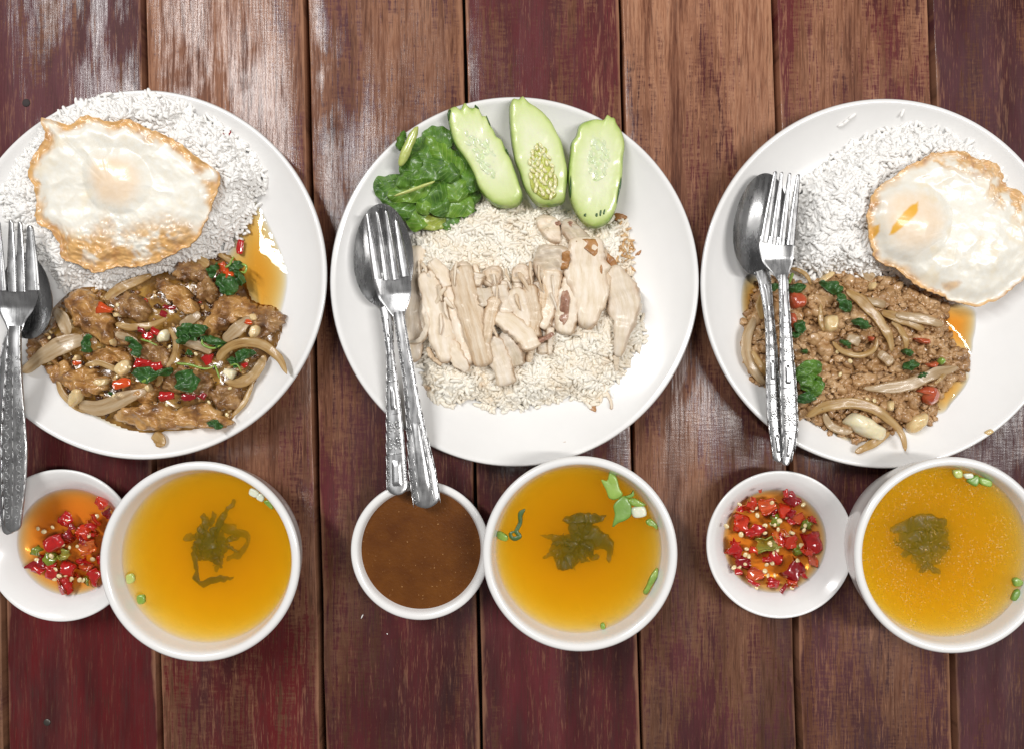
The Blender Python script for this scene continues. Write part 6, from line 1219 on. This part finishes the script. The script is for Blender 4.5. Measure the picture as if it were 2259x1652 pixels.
def fork(tips, roots, left, right, neck, zprof, hpts, hw, hz, label, orn, th=.0016):
    """tips, roots: four tine tips and tine bases; left and right: head outline from tine bases to the neck; zprof: heights at tip, base, belly, neck"""
    c0 = w_at(neck, zprof[3]); root = thing("fork", tuple(c0), label, "fork", "forks")
    # head: rows from the tine bases down to the neck
    n, m = 26, 20; L = open_curve(left, n); Rr = open_curve(right, n); v = []
    for side_ in (0, 1):
        for i in range(n):
            t = i / (n - 1); z = np.interp(t, [0, .45, .8, 1], [zprof[1], zprof[2], zprof[2] + .45 * (zprof[3] - zprof[2]), zprof[3]])
            for j in range(m):
                u = j / (m - 1); q = L[i] * (1 - u) + Rr[i] * u; bowlz = .0022 * (2 * u - 1) ** 2 * (1 - t)
                zz = z + bowlz - (th if side_ else 0); e = (1 if 0 < j < m - 1 else 0)
                zz += (-.0004 if not e else 0) * (1 if not side_ else -1)
                v.append(w_at(q, zz))
    N = n * m; b = np.concatenate([np.arange(m), np.arange(1, n) * m + m - 1, (n - 1) * m + np.arange(m - 2, -1, -1), np.arange(n - 2, 0, -1) * m]); b2 = np.roll(b, -1)
    head = mk("head", np.array(v), [grid_faces(n, m, flip=True), grid_faces(n, m, off=N), np.stack([b, b2, b2 + N, b + N], 1)], ST, root, auto=60)
    for k in range(4):
        a, c = np.array(roots[k][0]), np.array(tips[k]); w0 = roots[k][1]
        u = (k - 1.5) / 1.5; bz = .0022 * u * u * .8
        ob, _ = bar("tine", [a + (a - c) * .06, a * .5 + c * .5, c], [w0, w0 * .82, w0 * .42], [zprof[1] + bz - .0006, (zprof[1] + zprof[0]) / 2 - .0012 + bz - .0006, zprof[0] - .0006], th, head, n=20, m=10, dome=.1, box=3, endpow=16)
    h, fr = bar("handle", hpts, hw, hz, .0022, root)
    orn(h, fr); return root
def spoon(center, half_l, half_w, az, zrim, depth, hpts, hw, hz, label, orn, egg=.16, tilt=0.0):
    c0 = w_at(center, zrim); root = thing("spoon", tuple(c0), label, "spoon", "spoons")
    n, m = 72, 20; a = np.linspace(0, 2 * math.pi, n, endpoint=False); tt = np.linspace(0, 1, m)[1:]
    s = S(zrim); ca, sa = math.cos(az), math.sin(az); v = []
    def pt(t, ang, off):
        l = math.cos(ang); q = math.sin(ang) * (1 + egg * l)      # wider toward the neck-free end is -l
        X, Y = l * half_l * t * s, q * half_w * t * s
        z = zrim - depth * (1 - t ** 2.4) - off * (1 if t < .97 else .6) + tilt * X
        return (c0[0] + X * ca - Y * sa, c0[1] + X * sa + Y * ca, z)
    for off in (0, .0012):
        v.append(pt(0, 0, off))
        for t in tt:
            for q in a: v.append(pt(t, q, off))
    N = 1 + (m - 1) * n; i = np.arange(n); j = (i + 1) % n; l0 = 1 + (m - 2) * n
    f = [fan(0, 1 + i), grid_faces(m - 1, n, wrap_v=True, off=1), fan(N, N + 1 + i, True), grid_faces(m - 1, n, wrap_v=True, off=N + 1, flip=True), np.stack([l0 + i, N + l0 + i, N + l0 + j, l0 + j], 1)]
    mk("spoon_bowl", np.array(v), f, ST, root, auto=60)
    h, fr = bar("handle", hpts, hw, hz, .0022, root); orn(h, fr); return root

def orn_scroll(h, fr): scrolls(h, fr, .16, .93, 17); ridge(h, fr, .05, .95, .93, .0004)
def orn_plain(h, fr): ridge(h, fr, .02, .96, .93, .0003)
def orn_beaded(h, fr):
    beads(h, fr, .05, .955, .80, .0019, .00042); ridge(h, fr, .10, .95, .52, .00035); ridge(h, fr, .02, .97, .97, .0003, "edge_line")
    panel(h, fr, .55, .93, .42, .0003)
def orn_shell(h, fr):
    beads(h, fr, .06, .20, .75, .0018, .00042); panel(h, fr, .07, .19, .35)
    cross_bar(h, fr, .21); flower(h, fr, .27, .75); flower(h, fr, .35, .75); cross_bar(h, fr, .40); beads(h, fr, .42, .55, .78, .0018, .00045); panel(h, fr, .425, .55, .42)
    cross_bar(h, fr, .565); flower(h, fr, .63, .8); flower(h, fr, .72, .8); cross_bar(h, fr, .775); beads(h, fr, .79, .95, .78, .0018, .0005); panel(h, fr, .80, .955, .5); ridge(h, fr, .02, .97, .97, .0003, "edge_line")
def orn_flower(h, fr):
    panel(h, fr, .08, .24, .30); beads(h, fr, .08, .24, .62, .0016, .00035); cross_bar(h, fr, .26); cross_bar(h, fr, .28); flower(h, fr, .335, .75); flower(h, fr, .41, .75); cross_bar(h, fr, .455); panel(h, fr, .47, .575, .38); beads(h, fr, .47, .575, .7, .0016, .0004)
    cross_bar(h, fr, .59); flower(h, fr, .655, .78); flower(h, fr, .745, .85); cross_bar(h, fr, .81); cross_bar(h, fr, .825); panel(h, fr, .84, .955, .36); beads(h, fr, .83, .955, .72, .0017, .0004); ridge(h, fr, .02, .97, .95, .00035, "edge_line")

# middle pair
spoon(Zm([(196, 292)])[0], 114, 66, math.radians(92), .0255, .0075, Zm([(208, 560), (220, 640), (240, 900), (262, 1300), (272, 1536)]), [30, 17, 32, 42, 50], [.0235, .0265, .0272, .0292, .0325], "spoon with shell-pattern handle on the chicken plate", orn_shell, egg=-.10, tilt=.02)
fork(Zm([(113, 72), (163, 66), (210, 60), (262, 108)]), [(Zm([(163, 395)])[0], 21), (Zm([(212, 400)])[0], 19), (Zm([(258, 398)])[0], 19), (Zm([(308, 385)])[0], 22)],
     Zm([(138, 385), (150, 450), (175, 520), (215, 575), (246, 612)]), Zm([(334, 380), (342, 450), (338, 510), (318, 565), (305, 612)]), Zm([(275, 600)])[0], (.0325, .0305, .0290, .0315),
     Zm([(275, 585), (300, 740), (330, 920), (372, 1220), (412, 1500), (428, 1602)]), [24, 26, 30, 42, 60, 62], [.0313, .0318, .0315, .0322, .0345, .0350], "plain beaded-edge fork lying on the chicken plate", orn_beaded)
# right pair
spoon(Zr([(208, 322)])[0], 113, 60, math.radians(84), .0255, .0075, Zr([(205, 565), (228, 650), (255, 900), (272, 1300), (302, 1575)]), [30, 20, 27, 32, 26], [.0235, .0262, .0272, .0285, .0300], "spoon under the fork on the minced pork plate", orn_flower, egg=-.08, tilt=.02)
fork(Zr([(283, 42), (316, 45), (358, 50), (404, 58)]), [(Zr([(226, 395)])[0], 20), (Zr([(272, 408)])[0], 17), (Zr([(318, 412)])[0], 17), (Zr([(365, 410)])[0], 20)],
     Zr([(203, 385), (198, 450), (215, 520), (265, 580), (302, 625)]), Zr([(388, 395), (380, 460), (374, 520), (356, 580), (343, 625)]), Zr([(322, 600)])[0], (.0345, .0315, .0295, .0318),
     Zr([(322, 590), (326, 720), (334, 880), (348, 1200), (354, 1450), (334, 1592)]), [18, 22, 28, 38, 38, 16], [.0316, .0322, .0318, .0315, .0320, .0325], "flower-pattern fork on the minced pork plate", orn_flower)
# left pair
spoon(Zl([(130, 390)])[0], 95, 56, math.radians(94), .0255, .0075, Zl([(70, 560), (35, 700), (20, 900), (20, 1200), (45, 1572)]), [28, 26, 34, 44, 26], [.0235, .0262, .0268, .0280, .0290], "spoon half hidden under the scroll-pattern fork", orn_plain, egg=-.10, tilt=.02)
fork(Zl([(-10, 20), (56, 14), (100, 22), (150, 40)]), [(Zl([(4, 345)])[0], 24), (Zl([(58, 350)])[0], 22), (Zl([(104, 350)])[0], 22), (Zl([(160, 345)])[0], 32)],
     Zl([(-28, 330), (-26, 400), (-5, 470), (25, 530), (42, 580)]), Zl([(193, 330), (188, 400), (165, 460), (125, 520), (106, 580)]), Zl([(74, 560)])[0], (.0345, .0315, .0290, .0315),
     Zl([(76, 540), (72, 660), (70, 850), (70, 1020), (72, 1250), (64, 1560)]), [27, 33, 48, 58, 52, 34], [.0313, .0322, .0315, .0310, .0312, .0318], "scroll-pattern fork at the frame edge on the pork plate", orn_scroll)
